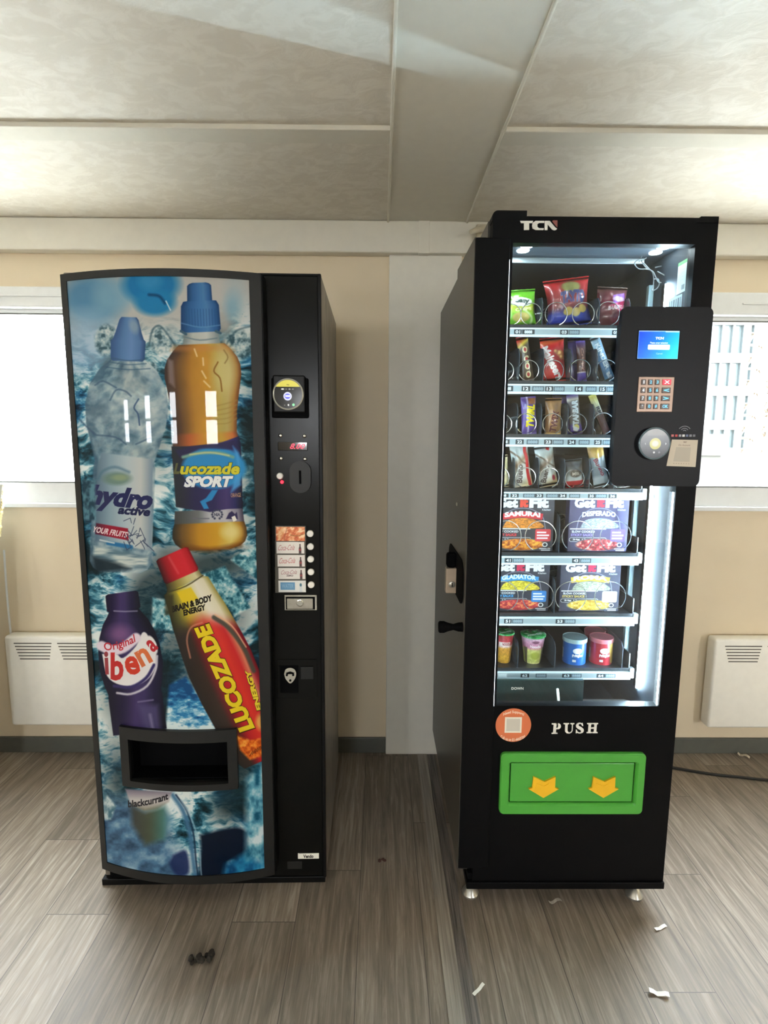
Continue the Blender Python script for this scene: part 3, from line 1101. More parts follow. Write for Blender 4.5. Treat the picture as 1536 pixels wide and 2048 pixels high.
A.poly([(192, 1046), (256, 1057), (257, 1081), (190, 1068)], lambda u, v: ramp((u - 190) / 66, [(0, (70, 30, 54)), (.4, (146, 34, 54)), (1, (150, 30, 48))]), 2)
A.text('YOUR FRUITS', 220, 1064, 70, 12, (224, 206, 206), -.17, .2, .03)
A.line([(216, 1086), (262, 1094)], 8, (40, 108, 156), 3)
A.line([(200, 1080), (228, 1086)], 3, (190, 200, 204), 2)
for k in range(15):
    r = random.Random(k)
    a0 = (r.uniform(252, 298), r.uniform(1040, 1096))
    A.line([a0, (a0[0] + r.uniform(-12, 12), a0[1] + r.uniform(-14, 14)), (a0[0] + r.uniform(-18, 18), a0[1] + r.uniform(-20, 20))], 1.4, (54, 66, 90), 1.2, .9)
A.poly([(188, 1092), (296, 1112), (294, 1138), (250, 1136), (186, 1118)], lambda u, v: ramp(fbm(u / 40, v / 7, 3, 96), [(.3, (90, 118, 130)), (.7, (192, 200, 194))]), 6)
A.poly([(184, 1112), (230, 1124), (262, 1138), (190, 1146)], (26, 40, 48), 10, .9)

# -- orange sport drink
def juice(s, t):
    c = ramp(s, [(-1, (62, 48, 46)), (-.75, (92, 66, 46)), (-.3, (176, 124, 46)), (.1, (190, 138, 44)), (.45, (186, 158, 70)), (.7, (184, 160, 96)), (.88, (164, 118, 58)), (1, (112, 66, 36))])
    return c * (0.92 + 0.12 * fbm(s * 3, t / 40, 2, 97))[..., None]
oA, oB = (398, 566), (421, 1100)
A.body(oA, oB, [(98, 34), (112, 36), (122, 38), (130, 50)], cyl_shade([(-1, (110, 122, 122)), (-.5, (176, 178, 170)), (.3, (190, 192, 184)), (1, (120, 132, 134))]), 2, .9)
A.line([(370, 674), (400, 680), (434, 676)], 2.5, (90, 112, 122), 2.5, .8, smooth=3)
A.body(oA, oB, [(122, 46), (134, 58), (150, 70), (166, 76), (186, 77), (215, 72), (260, 65), (300, 63), (312, 65), (345, 68)], juice, 2)
A.poly([(346, 690), (456, 690), (470, 702), (340, 702)], (186, 124, 62), 8, .5)
A.ell(448, 745, 22, 46, (196, 186, 128), 22, .75)
A.ell(444, 840, 16, 44, (170, 158, 90), 18, .6)
A.line([(436, 724), (428, 742), (440, 756), (444, 782)], 3, (132, 92, 36), 2, .9, smooth=4)
A.line([(448, 700), (456, 714), (450, 726)], 2.5, (132, 108, 62), 2.5, .8, smooth=3)
for pts in ([(389, 698), (394, 712)], [(404, 742), (412, 756)], [(408, 762), (420, 774)], [(406, 716), (407, 730)]):
    A.line(pts, 3, (226, 200, 150), 2.5, .85)
for k in range(5):
    A.line([(432, 812 + k * 9), (456, 806 + k * 10), (474, 800 + k * 9)], 2, (150, 126, 66), 3, .7, smooth=3)
A.poly([(335, 716), (346, 722), (350, 775), (338, 765)], (128, 112, 110), 6, .7)
A.body(oA, oB, [(300, 62), (316, 66), (345, 68)], cyl_shade([(-1, (70, 50, 40)), (-.5, (178, 92, 50)), (0, (196, 140, 50)), (.5, (190, 150, 54)), (.85, (196, 108, 54)), (1, (120, 60, 40))]), 6, .9)
A.body((398, 565), (402, 664), [(0, 14), (2, 20), (6, 24), (36, 25), (37, 33), (46, 38), (94, 40), (96, 38), (99, 38)],
       cyl_shade([(-1, (26, 58, 100)), (-.6, (44, 90, 140)), (0, (60, 112, 166)), (.35, (72, 120, 170)), (.8, (38, 88, 142)), (1, (22, 56, 100))]), 2)
for k in range(13):
    x = 366 + k * 5.8
    A.line([(x, 618), (x + 1.5, 652)], 1.6, (34, 76, 126), 1.8, .6)
A.line([(363, 646), (400, 654), (440, 650)], 2, (100, 146, 188), 2.5, .7, smooth=3)
A.line([(362, 662), (372, 668)], 5, (60, 90, 108), 2)
A.line([(432, 662), (441, 666)], 5, (60, 90, 108), 2)
lab = cyl_shade([(-1, (42, 46, 50)), (-.7, (44, 46, 58)), (-.35, (44, 42, 76)), (.2, (48, 42, 86)), (.55, (70, 58, 108)), (.8, (44, 44, 92)), (1, (24, 28, 44))])
A.poly([(343, 893), (380, 892), (440, 886), (478, 872), (482, 890), (486, 1018), (420, 1026), (352, 1014)], lambda u, v: lab((u - 414) / 71, v), 2)
A.body(oA, oB, [(454, 68), (480, 70), (484, 70)], cyl_shade([(-1, (60, 62, 62)), (-.3, (106, 110, 110)), (0, (172, 172, 176)), (.5, (178, 176, 182)), (.85, (130, 124, 140)), (1, (60, 56, 70))]), 2)
A.poly([(352, 1012), (420, 1024), (486, 1012), (486, 1002), (352, 1002)], lambda u, v: lab((u - 414) / 71, v), 2)
A.ell(428, 936, 64, 42, (44, 134, 190), 6)
A.poly([(350, 900), (470, 880), (480, 900), (400, 896), (360, 915)], (44, 42, 78), 4, .8)
A.line([(366, 914), (400, 906), (440, 906), (466, 914)], 6, (120, 160, 140), 4, .95, smooth=4)
A.line([(380, 909), (420, 905), (458, 911)], 3, (196, 196, 140), 3, .9, smooth=4)
A.poly([(466, 892), (478, 905), (482, 970), (462, 985), (476, 930)], (70, 150, 210), 6, .9)
A.text('L', 355, 937, 11, 22, (92, 94, 60), .0, .22, .055)
A.text('ucozade', 421, 937, 119, 24, (206, 198, 52), .0, .22, .04, out=(30, 60, 60), outw=.03)
A.text('SPORT', 417, 963, 94, 23, (232, 234, 232), .0, .28, .06, out=(36, 46, 90), outw=.03)
A.poly([(424, 980), (436, 980), (424, 1000), (412, 1005), (418, 1017), (408, 1018), (400, 1003), (412, 996)], (44, 130, 186), 2)
A.text('ORANGE', 472, 990, 20, 8, (196, 150, 110), .05)
for k in range(12):
    a0 = radians(30 * k)
    A.ell(434.5 + 10 * cos(a0), 1029 + 9 * sin(a0), 2.2, 2.2, (54, 60, 80), 1.5, 0 if 60 < (30 * k) % 360 < 120 else .9)
A.text('NIA', 434.5, 1029, 12, 6, (54, 60, 80), 0, 0, .03)
A.poly([(452, 1038), (458, 1026), (464, 1022), (470, 1028), (474, 1024), (476, 1038)], (54, 48, 84), 2)
A.poly([(463, 1034), (470, 1031), (474, 1040), (467, 1044)], (226, 222, 214), 1)
A.line([(386, 1037), (418, 1037)], 2, (100, 100, 110), 2)
A.body(oA, oB, [(480, 70), (492, 74), (508, 75), (520, 70), (528, 60), (534, 40)],
       cyl_shade([(-1, (46, 42, 36)), (-.75, (104, 76, 38)), (-.3, (180, 128, 36)), (.2, (196, 148, 40)), (.6, (206, 184, 96)), (.85, (170, 124, 40)), (1, (76, 54, 32))]), 2.5)
A.ell(462, 1064, 18, 13, (222, 208, 140), 14, .8)
A.line([(366, 1094), (420, 1100), (480, 1090)], 9, (110, 66, 26), 9, .8, smooth=3)

# -- blackcurrant squash bottle
rA, rB = (243, 1185), (280, 1465)
A.body(rA, rB, [(0, 28), (3, 33), (34, 34), (36, 30), (46, 36), (60, 46), (85, 56), (112, 62), (150, 64), (182, 58), (200, 53), (212, 54), (282, 54)],
       lambda s, t: ramp(s + .15 * np.sin(t / 40), [(-1, (28, 26, 44)), (-.6, (36, 30, 60)), (-.1, (66, 52, 96)), (.2, (60, 50, 92)), (.6, (34, 30, 58)), (1, (20, 20, 34))]), 2)
A.ell(240, 1268, 22, 16, (134, 92, 138), 22, .8)
A.line([(228, 1222), (250, 1223), (274, 1222)], 2.5, (150, 146, 170), 2.5, .8)
A.poly([(204, 1308), (232, 1308), (246, 1316), (272, 1292), (284, 1266), (294, 1268), (300, 1286), (311, 1302), (312, 1330), (298, 1356), (272, 1371), (240, 1370), (214, 1352)], (226, 222, 220), 2.5, smooth=4)
A.line([(203, 1292), (222, 1300), (246, 1296), (272, 1276)], 20, (222, 206, 218), 4, smooth=4)
A.text('Original', 239, 1287, 64, 21, (190, 40, 52), .28, .1, .012, -4)
A.ell(304, 1290, 9, 20, (226, 222, 220), 2, 1, -.4)
for ch, cu, cv, w_, h_, an, cl in (('i', 213, 1326, 8, 46, .05, (150, 60, 66)), ('b', 234, 1333, 26, 56, .0, (190, 48, 48)), ('e', 264, 1331, 28, 38, .25, (206, 62, 44)),
                                   ('n', 287, 1314, 26, 34, .5, (212, 110, 66)), ('a', 304, 1291, 15, 26, .65, (186, 44, 52))):
    A.text(ch, cu, cv, w_, h_, cl, an, 0, .03)
A.line([(228, 1372), (262, 1374), (292, 1356), (308, 1330)], 6, (54, 46, 96), 3, smooth=4)
A.line([(234, 1386), (262, 1388), (294, 1372), (311, 1340), (314, 1312)], 4.5, (196, 192, 200), 3, smooth=4)
A.line([(276, 1404), (306, 1400)], 3, (130, 122, 156), 3, .8)
A.poly([(276, 1410), (316, 1410), (322, 1462), (290, 1462)], (84, 76, 118), 12, .7)
A.line([(300, 1430), (306, 1460)], 5, (150, 146, 176), 6, .6)

# -- tilted red and gold energy bottle
eA = np.array((344.0, 1108.0))
eD = np.array((0.402, 0.915))
eN = np.array((0.915, -0.402))
eB = eA + eD * 460
def EP(t, s):
    return tuple(eA + eD * t + eN * s)
A.body(eA, eB, [(48, 36), (58, 37), (66, 40)], cyl_shade([(-1, (50, 48, 34)), (-.4, (140, 126, 60)), (.2, (196, 184, 120)), (.7, (206, 196, 150)), (1, (120, 110, 66))]), 2)
def ebody(s, t):
    up = ramp(s, [(-1, (40, 40, 26)), (-.7, (92, 90, 44)), (-.35, (196, 176, 50)), (0, (206, 196, 130)), (.4, (222, 216, 196)), (.75, (214, 206, 176)), (1, (146, 132, 60))])
    dn = ramp(s, [(-1, (44, 38, 34)), (-.55, (56, 42, 36)), (-.35, (104, 34, 34)), (-.1, (178, 34, 38)), (.3, (212, 52, 40)), (.55, (196, 40, 42)), (.72, (206, 120, 90)), (.86, (150, 34, 44)), (1, (96, 16, 26))])
    k = sstep(118, 165, t - 40 * np.clip(s - .1, 0, 1))[..., None]
    return up * (1 - k) + dn * k
A.body(eA, eB, [(66, 40), (70, 48), (100, 52), (135, 58), (200, 65), (240, 68), (300, 66), (366, 60), (430, 52), (452, 40)], ebody, 2)
A.body(eA, eB, [(-2, 30), (1, 35), (46, 37), (51, 34)], cyl_shade([(-1, (60, 24, 26)), (-.6, (140, 30, 36)), (-.1, (196, 38, 46)), (.5, (200, 40, 50)), (.85, (168, 30, 38)), (1, (110, 20, 26))]), 2)
A.line([EP(4, -8), EP(40, -4)], 4, (214, 90, 92), 4, .6)
A.line([EP(67, -40), EP(70, 0), EP(64, 40)], 2.5, (70, 62, 36), 2, .9, smooth=3)
A.poly([EP(74, -22), EP(76, 8), EP(104, 12), EP(102, -20)], (220, 190, 30), 3, .9)
A.text('BRAIN & BODY', 384, 1207, 84, 13, (32, 26, 20), .29, .15, .05)
A.rect(330, 1190, 346, 1230, (58, 54, 32), 6, .8)
A.text('ENERGY', 389, 1220, 46, 12, (32, 26, 20), .27, .15, .05)
A.line([EP(150, 26), EP(180, 44), EP(230, 56), EP(280, 56)], 9, (70, 74, 62), 4, .9, smooth=5)
A.line([EP(146, 30), EP(180, 52), EP(230, 61)], 2.5, (220, 170, 130), 2.5, .9, smooth=5)
A.line([EP(205, -50), EP(170, -42), EP(150, -24), EP(150, 0)], 3, (214, 140, 110), 3, .7, smooth=5)
A.text('LUCOZADE', 449, 1356, 228, 33, (226, 200, 34), atan2(.915, -.402), .1, .06, out=(64, 34, 14), outw=.03)
A.text('ENERGY', 507, 1380, 84, 11, (226, 200, 50), atan2(.935, -.28), .1, .06, out=(40, 24, 14), outw=.05)
A.poly([(472, 1470), (500, 1480), (526, 1476), (540, 1500), (526, 1512), (500, 1520), (480, 1500)], lambda u, v: ramp(fbm(u / 7, v / 7, 3, 99), [(.3, (180, 70, 20)), (.55, (226, 110, 30)), (.75, (240, 160, 60))]), 5)
A.ell(522, 1444, 10, 16, (236, 190, 90), 8, .8)
for k in range(6):
    A.line([(500 + k * 5, 1512 - k * 3), (506 + k * 5, 1502 - k * 3)], 2, (110, 40, 16), 1.5, .9)

# -- foot of the blackcurrant bottle under the port
A.poly([(250, 1578), (344, 1584), (338, 1604), (316, 1618), (288, 1622), (262, 1610)], lambda u, v: ramp((v - 1580) / 40, [(0, (120, 112, 126)), (.5, (188, 182, 180)), (1, (150, 146, 130))]), 4)
A.text('blackcurrant', 296, 1600, 82, 14, (38, 36, 40), .2, .15, .03, -3)
A.poly([(262, 1612), (290, 1624), (330, 1612), (344, 1640), (330, 1680), (290, 1690), (264, 1650)], lambda u, v: ramp((u - 260) / 84, [(0, (62, 62, 60)), (.45, (72, 78, 58)), (.75, (66, 108, 96)), (1, (96, 146, 176))]), 14, .95)
A.poly([(196, 1566), (214, 1590), (232, 1612), (222, 1640), (206, 1640)], lambda u, v: ramp(fbm(u / 10, v / 12, 3, 100), [(.3, (70, 110, 124)), (.7, (190, 204, 204))]), 5)

PRINT_GAIN = 0.95
A.C[:] = np.clip(A.C * PRINT_GAIN, 0, 255)
b = MB()
curved_sheet(b, qx0 - 0.003, qx1 + 0.003, qz0 - 0.003, qz1 + 0.003, 0.0015, (hx0, hx1, hz0, hz1), 0.0, (qx0, qx1, qz0, qz1), 60)
b.build('picture_panel', print_mat('drinks_artwork', A.C, 0.4, coat=0.35, spec=.05), lm, smooth=True)

# delivery port: curved frame and a black chute
b = MB()
ox0, ox1 = LB(242, 1520, .012)[0], LB(475, 1530, .012)[0]
oz0, oz1 = LB(365, 1583, .012)[2], LB(365, 1463, .012)[2]
curved_sheet(b, ox0, ox1, oz0, oz1, 0.013, (hx0, hx1, hz0, hz1), 0.014)
port = b.build('delivery_port', M_CHAR, lm, smooth=True)
b = MB()
yb = -0.001
for q in ((hx0, hx1, yb, yb + 0.004, hz0, hz1), (hx0 - .002, hx0 + .002, -0.05, yb, hz0, hz1), (hx1 - .002, hx1 + .002, -0.05, yb, hz0, hz1), (hx0, hx1, -0.06, yb, hz1 - .002, hz1 + .002), (hx0, hx1, -0.06, yb, hz0 - .002, hz0 + .002)):
    b.box(*q)
b.build('chute', M_DEEP, port)


# ---- coin panel fittings
def lrect(u0, v0, u1, v1, y=0.0):
    a, c = LP(u0, v1, y), LP(u1, v0, y)
    return a[0], c[0], a[2], c[2]


def disc(b, p, r, y0, y1, seg=40):
    b.lathe((p[0], 0, p[2]), [(r, y0), (r, y1)], seg, 'y')


def face_card(b, x0, x1, z0, z1, y):
    b.face([(x0, y, z0), (x1, y, z0), (x1, y, z1), (x0, y, z1)], [(0, 0), (1, 0), (1, 1), (0, 1)])
    return b


# card reader
x0, x1, z0, z1 = lrect(545, 757, 617, 836)
b = MB()
b.box(x0, x1, -0.012, 0.0, z0, z1, 0.004)
rd = b.build('card_reader', M_DEEP, lm)
x0, x1, z0, z1 = lrect(549, 752, 611, 826)
b = MB()
b.box(x0, x1, -0.02, -0.012, z0, z1, 0.004)
b.build('reader_housing', M_BLACK, rd)
pc = LP(577, 789, -0.02)
rr = (LP(608, 789, -.02)[0] - LP(546, 789, -.02)[0]) / 2
b = MB()
b.lathe((pc[0], 0, pc[2]), [(rr, -0.019), (rr, -0.029), (rr - .002, -0.030), (rr - .004, -0.0285)], 56, 'y')
b.build('reader_ring', pbr('clear_grey_rim', (190, 188, 176), 0.2, metal=.6), rd, smooth=True)
R = Canvas(256, 256, (34, 33, 30))
R.rect(0, 0, 256, 62, (196, 188, 84), 3)
R.rect(0, 62, 256, 70, (18, 18, 14), 3)
R.text('tap', 128, 44, 26, 14, (110, 104, 50), 0, 0, .02)
for k, (x, c) in enumerate(((80, (236, 240, 226)), (112, (110, 110, 104)), (142, (150, 150, 142)), (172, (110, 110, 104)))):
    R.ell(x, 82, 14 if k == 0 else 10, 6, c, 4)
R.ell(124, 146, 38, 38, (210, 214, 255), 4)
R.ell(124, 146, 26, 24, (70, 74, 210), 8, .8)
R.rect(104, 136, 146, 152, (240, 242, 255), 5)
R.ell(96, 226, 5, 5, (120, 116, 104), 3)
R.ell(130, 224, 7, 9, (236, 232, 224), 4)
R.ell(176, 222, 12, 12, (120, 224, 150), 4)
b = MB()
k_ = 48
b.face([(pc[0] + (rr - .004) * cos(2 * pi * i / k_), -0.0287, pc[2] + (rr - .004) * sin(2 * pi * i / k_)) for i in range(k_)],
       [(.5 + .5 * cos(2 * pi * i / k_), .5 + .5 * sin(2 * pi * i / k_)) for i in range(k_)])
b.build('reader_display', print_mat('reader_artwork', R.C, 0.12, emit=0.12, spec=.15), rd)

for u, v in ((561, 871), (609, 872), (562, 917), (610, 918)):
    p = LP(u, v, 0)
    b = MB()
    b.lathe((p[0], 0, p[2]), [(.0055, 0), (.0055, -.002), (.0042, -.0042), (.002, -.005)], 16, 'y')
    b.build('screw', M_CHROME, lm, smooth=True)
x0, x1, z0, z1 = lrect(556, 884, 615, 901)
b = MB()
b.box(x0, x1, -0.004, 0.0, z0, z1, 0.0015)
dsp = b.build('price_display', pbr('smoked_acrylic', (18, 10, 10), 0.06, coat=.5), lm)
x0, x1, z0, z1 = lrect(577, 886, 609, 899, -.004)
x0 += .006
raised_text('digits', '8.00', glow('red_digits', (255, 44, 66), 0.6), dsp, x0, x1, z0 + .002, z1 - .002, -0.0042, 0.0006, 0.0, 0.15)
p = LP(560, 952, 0)
b = MB()
b.lathe((p[0], 0, p[2]), [(.0095, 0), (.0095, -.006), (.0075, -.009)], 24, 'y')
b.build('reject_button', M_BTN, lm, smooth=True)
p = LP(564, 964, 0)
b = MB()
b.lathe((p[0], 0, p[2]), [(.0052, 0), (.0048, -.003), (.003, -.005)], 16, 'y')
b.build('status_light', M_RED_LED, lm, smooth=True)
x0, x1, z0, z1 = lrect(581, 922, 622, 985)
b = MB()
b.prism(rrect(x0, x1, z0, z1, (x1 - x0) * .48, 8), 'y', 0.0, -0.012)
cs = b.build('coin_slot', M_CHAR, lm, smooth=True)
p, q_ = LP(600, 941, -.012), LP(600, 968, -.012)
b = MB()
b.box(p[0] - .003, p[0] + .003, -.0128, -.010, q_[2], p[2])
b.build('slot', M_DEEP, cs)

# five selection labels with their buttons
labs = []
orange = Canvas(220, 96, (214, 108, 60))
orange.all(np.ones((96, 220)), lambda u, v: ramp(fbm(u / 26, v / 18 + u / 60, 4, 111), [(.3, (196, 84, 44)), (.5, (222, 124, 72)), (.72, (250, 214, 170))]))
orange.ell(36, 48, 22, 40, (226, 170, 110), 6, .5, .3)
orange.line([(60, 90), (84, 10)], 5, (150, 70, 40), 4, .7)
orange.line([(110, 56), (160, 62), (206, 50)], 6, (150, 96, 40), 6, .8, smooth=3)
labs.append((orange.C, (553, 1053, 610, 1081)))
def cola(col, sub=None):
    c = Canvas(220, 90, (226, 220, 212))
    c.text('Coca-Cola', 80 if not sub else 88, 44 if not sub else 34, 130, 42 if not sub else 34, col, 0.03, .35, 0.0)
    if sub:
        c.text(sub, 92, 62, 56, 13, (96, 70, 72), 0, 0, .03)
    c.poly([(176, 90), (176, 50), (181, 34), (181, 16), (191, 16), (191, 34), (196, 50), (196, 90)], (84, 58, 58), 2)
    c.rect(176, 54, 196, 68, (150, 60, 64), 2)
    c.line([(170, 0), (206, 0)], 3, (150, 150, 140), 2)
    return c.C
labs.append((cola((186, 110, 112)), (554, 1083, 609, 1106)))
labs.append((cola((196, 112, 112)), (556, 1109, 610, 1132)))
labs.append((cola((176, 120, 124), 'ZERO'), (558, 1135, 611, 1157)))
wat = Canvas(220, 90, (224, 224, 218))
wat.rect(16, 14, 132, 72, (96, 146, 182), 3)
wat.text('WATER', 74, 43, 96, 34, (130, 172, 200), 0, 0, .03)
wat.poly([(168, 90), (168, 42), (174, 24), (184, 24), (190, 42), (190, 90)], (206, 212, 214), 2)
wat.ell(179, 34, 9, 13, (70, 116, 134), 3)
labs.append((wat.C, (558, 1160, 612, 1183)))
for i, (art, (u0, v0, u1, v1)) in enumerate(labs):
    x0, x1, z0, z1 = lrect(u0, v0, u1, v1)
    fx0, fx1 = lrect(551, v0, 612, v1)[:2]
    b = MB()
    b.box(fx0, fx1, -0.006, 0.0, z0 - .0025, z1 + .0025, 0.001)
    sl = b.build('selection_label', pbr('clear_grey_holder', (84, 80, 70), 0.3), lm)
    b = face_card(MB(), x0, x1, z0, z1, -0.0063)
    b.build('label_card', print_mat('selection_artwork_%d' % i, art, 0.3, coat=.3), sl)
for u, v in ((620.5, 1067), (621, 1093), (621.5, 1118), (622, 1143.5), (622.5, 1169)):
    p = LP(u, v, 0)
    b = MB()
    b.lathe((p[0], 0, p[2]), [(.0098, 0), (.0098, -.004), (.0085, -.006)], 28, 'y')
    b.build('selection_button', M_BTN, lm, smooth=True)
# lock plate
x0, x1, z0, z1 = lrect(569, 1189, 634, 1220)
b = MB()
b.box(x0, x1, -.004, 0, z0, z1, .0015)
lk = b.build('lock_plate', M_CHROME, lm)
dx, dz = (x1 - x0), (z1 - z0)
b = MB()
b.box(x0 + .05 * dx, x1 - .06 * dx, -.0044, -.0035, z0 + .06 * dz, z1 - .12 * dz)
b.build('lock_recess', M_DEEP, lk)
b = MB()
b.box(x0 + .085 * dx, x1 - .12 * dx, -.007, -.004, z0 + .1 * dz, z1 - .22 * dz, .0015)
b.build('lock_face', M_ZINC, lk)
p = LP(600, 1206, -.007)
b = MB()
b.lathe((p[0], 0, p[2]), [(.0105, -.006), (.0105, -.009), (.0085, -.0095), (.008, -.008), (.0045, -.008), (.0045, -.0095)], 28, 'y')
b.build('lock_cylinder', M_CHROME, lk, smooth=True)
# coin return
x0, x1, z0, z1 = lrect(556, 1318, 634, 1396)
b = MB()
b.box(x0, x1, -.003, 0, z0, z1, .001)
cr = b.build('coin_return', M_BLACKS, lm)
x0, x1, z0, z1 = lrect(561, 1330, 597, 1385)
b = MB()
b.box(x0, x1, -.0036, -.0028, z0, z1)
b.build('return_cup', M_DEEP, cr)
p = LP(581, 1350, -.004)
sh = [(p[0] + .0178 * x, p[2] + .0235 * z) for x, z in spline([(-1, .25), (-.72, .85), (0, 1.05), (.72, .85), (1, .25), (.72, -.45), (0, -1), (-.72, -.45), (-1, .25)], 5)[:-1]]
b = MB()
b.prism(sh, 'y', -.010, -.003)
es = b.build('lock_escutcheon', M_CHROME, cr)
for hx, hz in ((-.55, .12), (.5, .12), (0, -.6)):
    b = MB()
    b.lathe((p[0] + .0178 * hx, 0, p[2] + .0235 * hz), [(.0034, -.0095), (.0034, -.0112)], 14, 'y')
    b.build('escutcheon_hole', M_DEEP, es)
b = MB()
b.prism([(p[0] - .013, p[2] + .009), (p[0], p[2] + .0135), (p[0] + .013, p[2] + .009), (p[0] + .009, p[2] + .006), (p[0] - .009, p[2] + .006)], 'y', -.0115, -.0095)
b.build('escutcheon_slot', M_DEEP, es)
x0, x1, z0, z1 = lrect(602, 1332, 627, 1357)
b = MB()
b.box(x0, x1, -.007, -.003, z0, z1, .0015)
b.build('return_flap', M_CHAR, cr)
# maker's badge and embossed plate
x0, x1, z0, z1 = lrect(596, 1705.5, 638, 1716.5)
b = MB()
b.box(x0, x1, -.003, 0, z0, z1, .001)
bd = b.build('badge', M_CREAM, lm)
w_ = x1 - x0
raised_text('lettering', 'Vendo', M_DEEP, bd, x0 + .26 * w_, x1 - .26 * w_, z0 + .003, z1 - .003, -.003, .0004, .03)
x0, x1, z0, z1 = lrect(575, 1722, 604, 1737)
b = MB()
b.box(x0, x1, -.0025, 0, z0, z1, .001)
b.build('rating_plate', M_CHAR, lm)

# ================================================================ SNACK MACHINE (right)
TO = (0.545, 1.43, 0.0)
T = Frame(TO)
TP = T.P
M_TBLK = pbr('black_sheet_steel', (14, 14, 15), 0.42, vary=0.06, scale=90, bump=0.05, bscale=1200, spec=.08)
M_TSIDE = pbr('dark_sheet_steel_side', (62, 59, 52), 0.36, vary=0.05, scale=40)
M_TIN = pbr('grey_inner_sheet', (46, 53, 60), 0.6, vary=0.05, spec=.1)
M_TBACK = pbr('dark_inner_back', (26, 28, 31), 0.45)
M_RAIL = pbr('aluminium_rail', (188, 200, 204), 0.32, metal=.35, vary=.03)
M_TRAY = pbr('dark_tray_sheet', (34, 37, 41), 0.35, vary=.05)
M_WIRE = pbr('bright_wire', (214, 220, 222), 0.2, metal=.9)
M_DIV = pbr('clear_grey_divider', (58, 66, 74), 0.16, vary=.04)
M_LED = glow('led_strip', (206, 236, 255), 470.0)
M_LEDL = glow('hidden_led_strip', (222, 244, 255), 6.0)
M_EDGEGLINT = glow('edge_glint', (226, 246, 255), 3.2)
M_SPOT = glow('led_spot', (236, 250, 255), 14.0)
M_FOOT = pbr('zinc_foot', (186, 184, 176), 0.28, metal=.8)

tm = thing('snack_vending_machine', 'tall black glass-fronted snack vending machine with a green push flap', 'vending machine', TO)


def trect(u0, v0, u1, v1, y=0.0):
    v0, v1 = min(v0, v1), max(v0, v1)
    a, c = TP(u0, v1, y), TP(u1, v0, y)
    return a[0], c[0], a[2], c[2]


X0 = TP(948, 478, 0)[0]                        # left flank of the side pillar
XM = TP(979, 460, 0.01)[0]                     # left flank of the main cabinet
X1 = TP(1436, 450, 0)[0]                       # right flank
ZT = TP(1230, 434, 0)[2]                       # door top
ZB = TP(1130, 1763, 0)[2]
TBACK = 0.745
GX0, GX1 = TP(1026, 487, 0)[0], TP(1391, 487, 0)[0]
GZ0, GZ1 = TP(1150, 1412, 0)[2], TP(1200, 487, 0)[2]
ZPT, ZPB = TP(948, 478, 0)[2], TP(912, 1731, 0)[2]
XP1 = TP(1021, 478, -0.012)[0]
ly = .132                                      # depth of the LED strip behind the door face
lx = TP(1288, 1180, ly)[0]
IX0, IX1 = GX0 - 0.012, lx + .0034             # inner flanks
IBACK = 0.62
IZ0, IZ1 = GZ0 - 0.03, GZ1 + 0.022

# cabinet shell, open to the front
b = MB()
b.box(XM, IX0, 0.03, TBACK, ZB, ZT - 0.002)
b.box(IX1, X1, 0.03, TBACK, ZB, ZT - 0.002)
b.box(IX0, IX1, 0.03, TBACK, IZ1, ZT - 0.002)
b.box(IX0, IX1, 0.03, TBACK, ZB, IZ0 - 0.10)
b.box(IX0, IX1, IBACK, TBACK, IZ0 - .10, IZ1)
cab = b.build('cabinet', M_TSIDE, tm)
b = MB()
e = 0.002
b.box(IX0, IX0 + e, 0.03, IBACK, IZ0 - .10, IZ1)
b.box(IX1 - e, IX1, 0.03, IBACK, IZ0 - .10, IZ1)
b.box(IX0, IX1, 0.03, IBACK, IZ1 - e, IZ1)
b.build('liner', M_TIN, cab)
b = MB()
b.box(IX0, IX1, IBACK - e, IBACK, IZ0 - .10, IZ1)
b.build('back_liner', M_TBACK, cab)
b = MB()
b.box(IX0, IX1, 0.03, IBACK, IZ0 - .10, IZ0 - .09)
bin_ = b.build('delivery_bin', M_TIN, tm)
b = MB()
b.prism([(0.032, IZ0 - .06), (0.032, IZ0 + 0.012), (0.20, IZ0 - 0.05), (0.20, IZ0 - .06)], 'x', IX1 - .17, IX1 - .01)
b.build('bin_ramp', pbr('scuffed_grey_ramp', (122, 124, 128), 0.4, vary=.2, scale=20), bin_)
b = MB()
b.box(IX0 + .003, IX1 - .18, 0.10, 0.11, IZ0 - .09, IZ0 + .06)
b.build('bin_sensor_bar', pbr('dark_teal_plastic', (20, 46, 46), .35), bin_)
p = TP(1035, 1377, .098)
raised_text('lettering', 'DOWN', M_CREAM, bin_, p[0] - .018, p[0] + .018, p[2] - .004, p[2] + .004, 0.0985, .0004, .02)
b = MB()
pa, pb = TP(1115, 1378, .095), TP(1117, 1412, .05)
b.tube([pa, ((pa[0] + pb[0]) / 2, .07, (pa[2] + pb[2]) / 2), pb], .004, 8)
b.build('bin_cable', M_CREAM, bin_)

# base
b = MB()
bx0, bx1 = TP(933, 1770, -.005)[0], TP(1328, 1770, -.005)[0]
zb0, zb1 = TP(1130, 1777, -.005)[2], TP(1130, 1764, -.005)[2]
b.box(bx0, bx1, -0.008, 0.62, zb0, zb1, 0.002)
b.box(bx0 + .004, bx1 - .006, 0.006, 0.6, zb1, zb1 + .02)
b.build('base_plate', M_TBLK, tm)
for u, v, y in ((943, 1800, .03), (1276, 1806, .022), (943, 1800, .58), (1276, 1806, .58)):
    px_ = T.Z(u, v, 0)[0] + (.0 if y < .1 else .0)
    b = MB()
    b.lathe((px_, y + .022, 0), [(.001, 0), (.024, 0), (.0255, .006), (.018, .018), (.0105, .028), (.0075, .03), (.0075, zb0 + .002)], 28)
    b.build('levelling_foot', M_FOOT, tm, smooth=True)

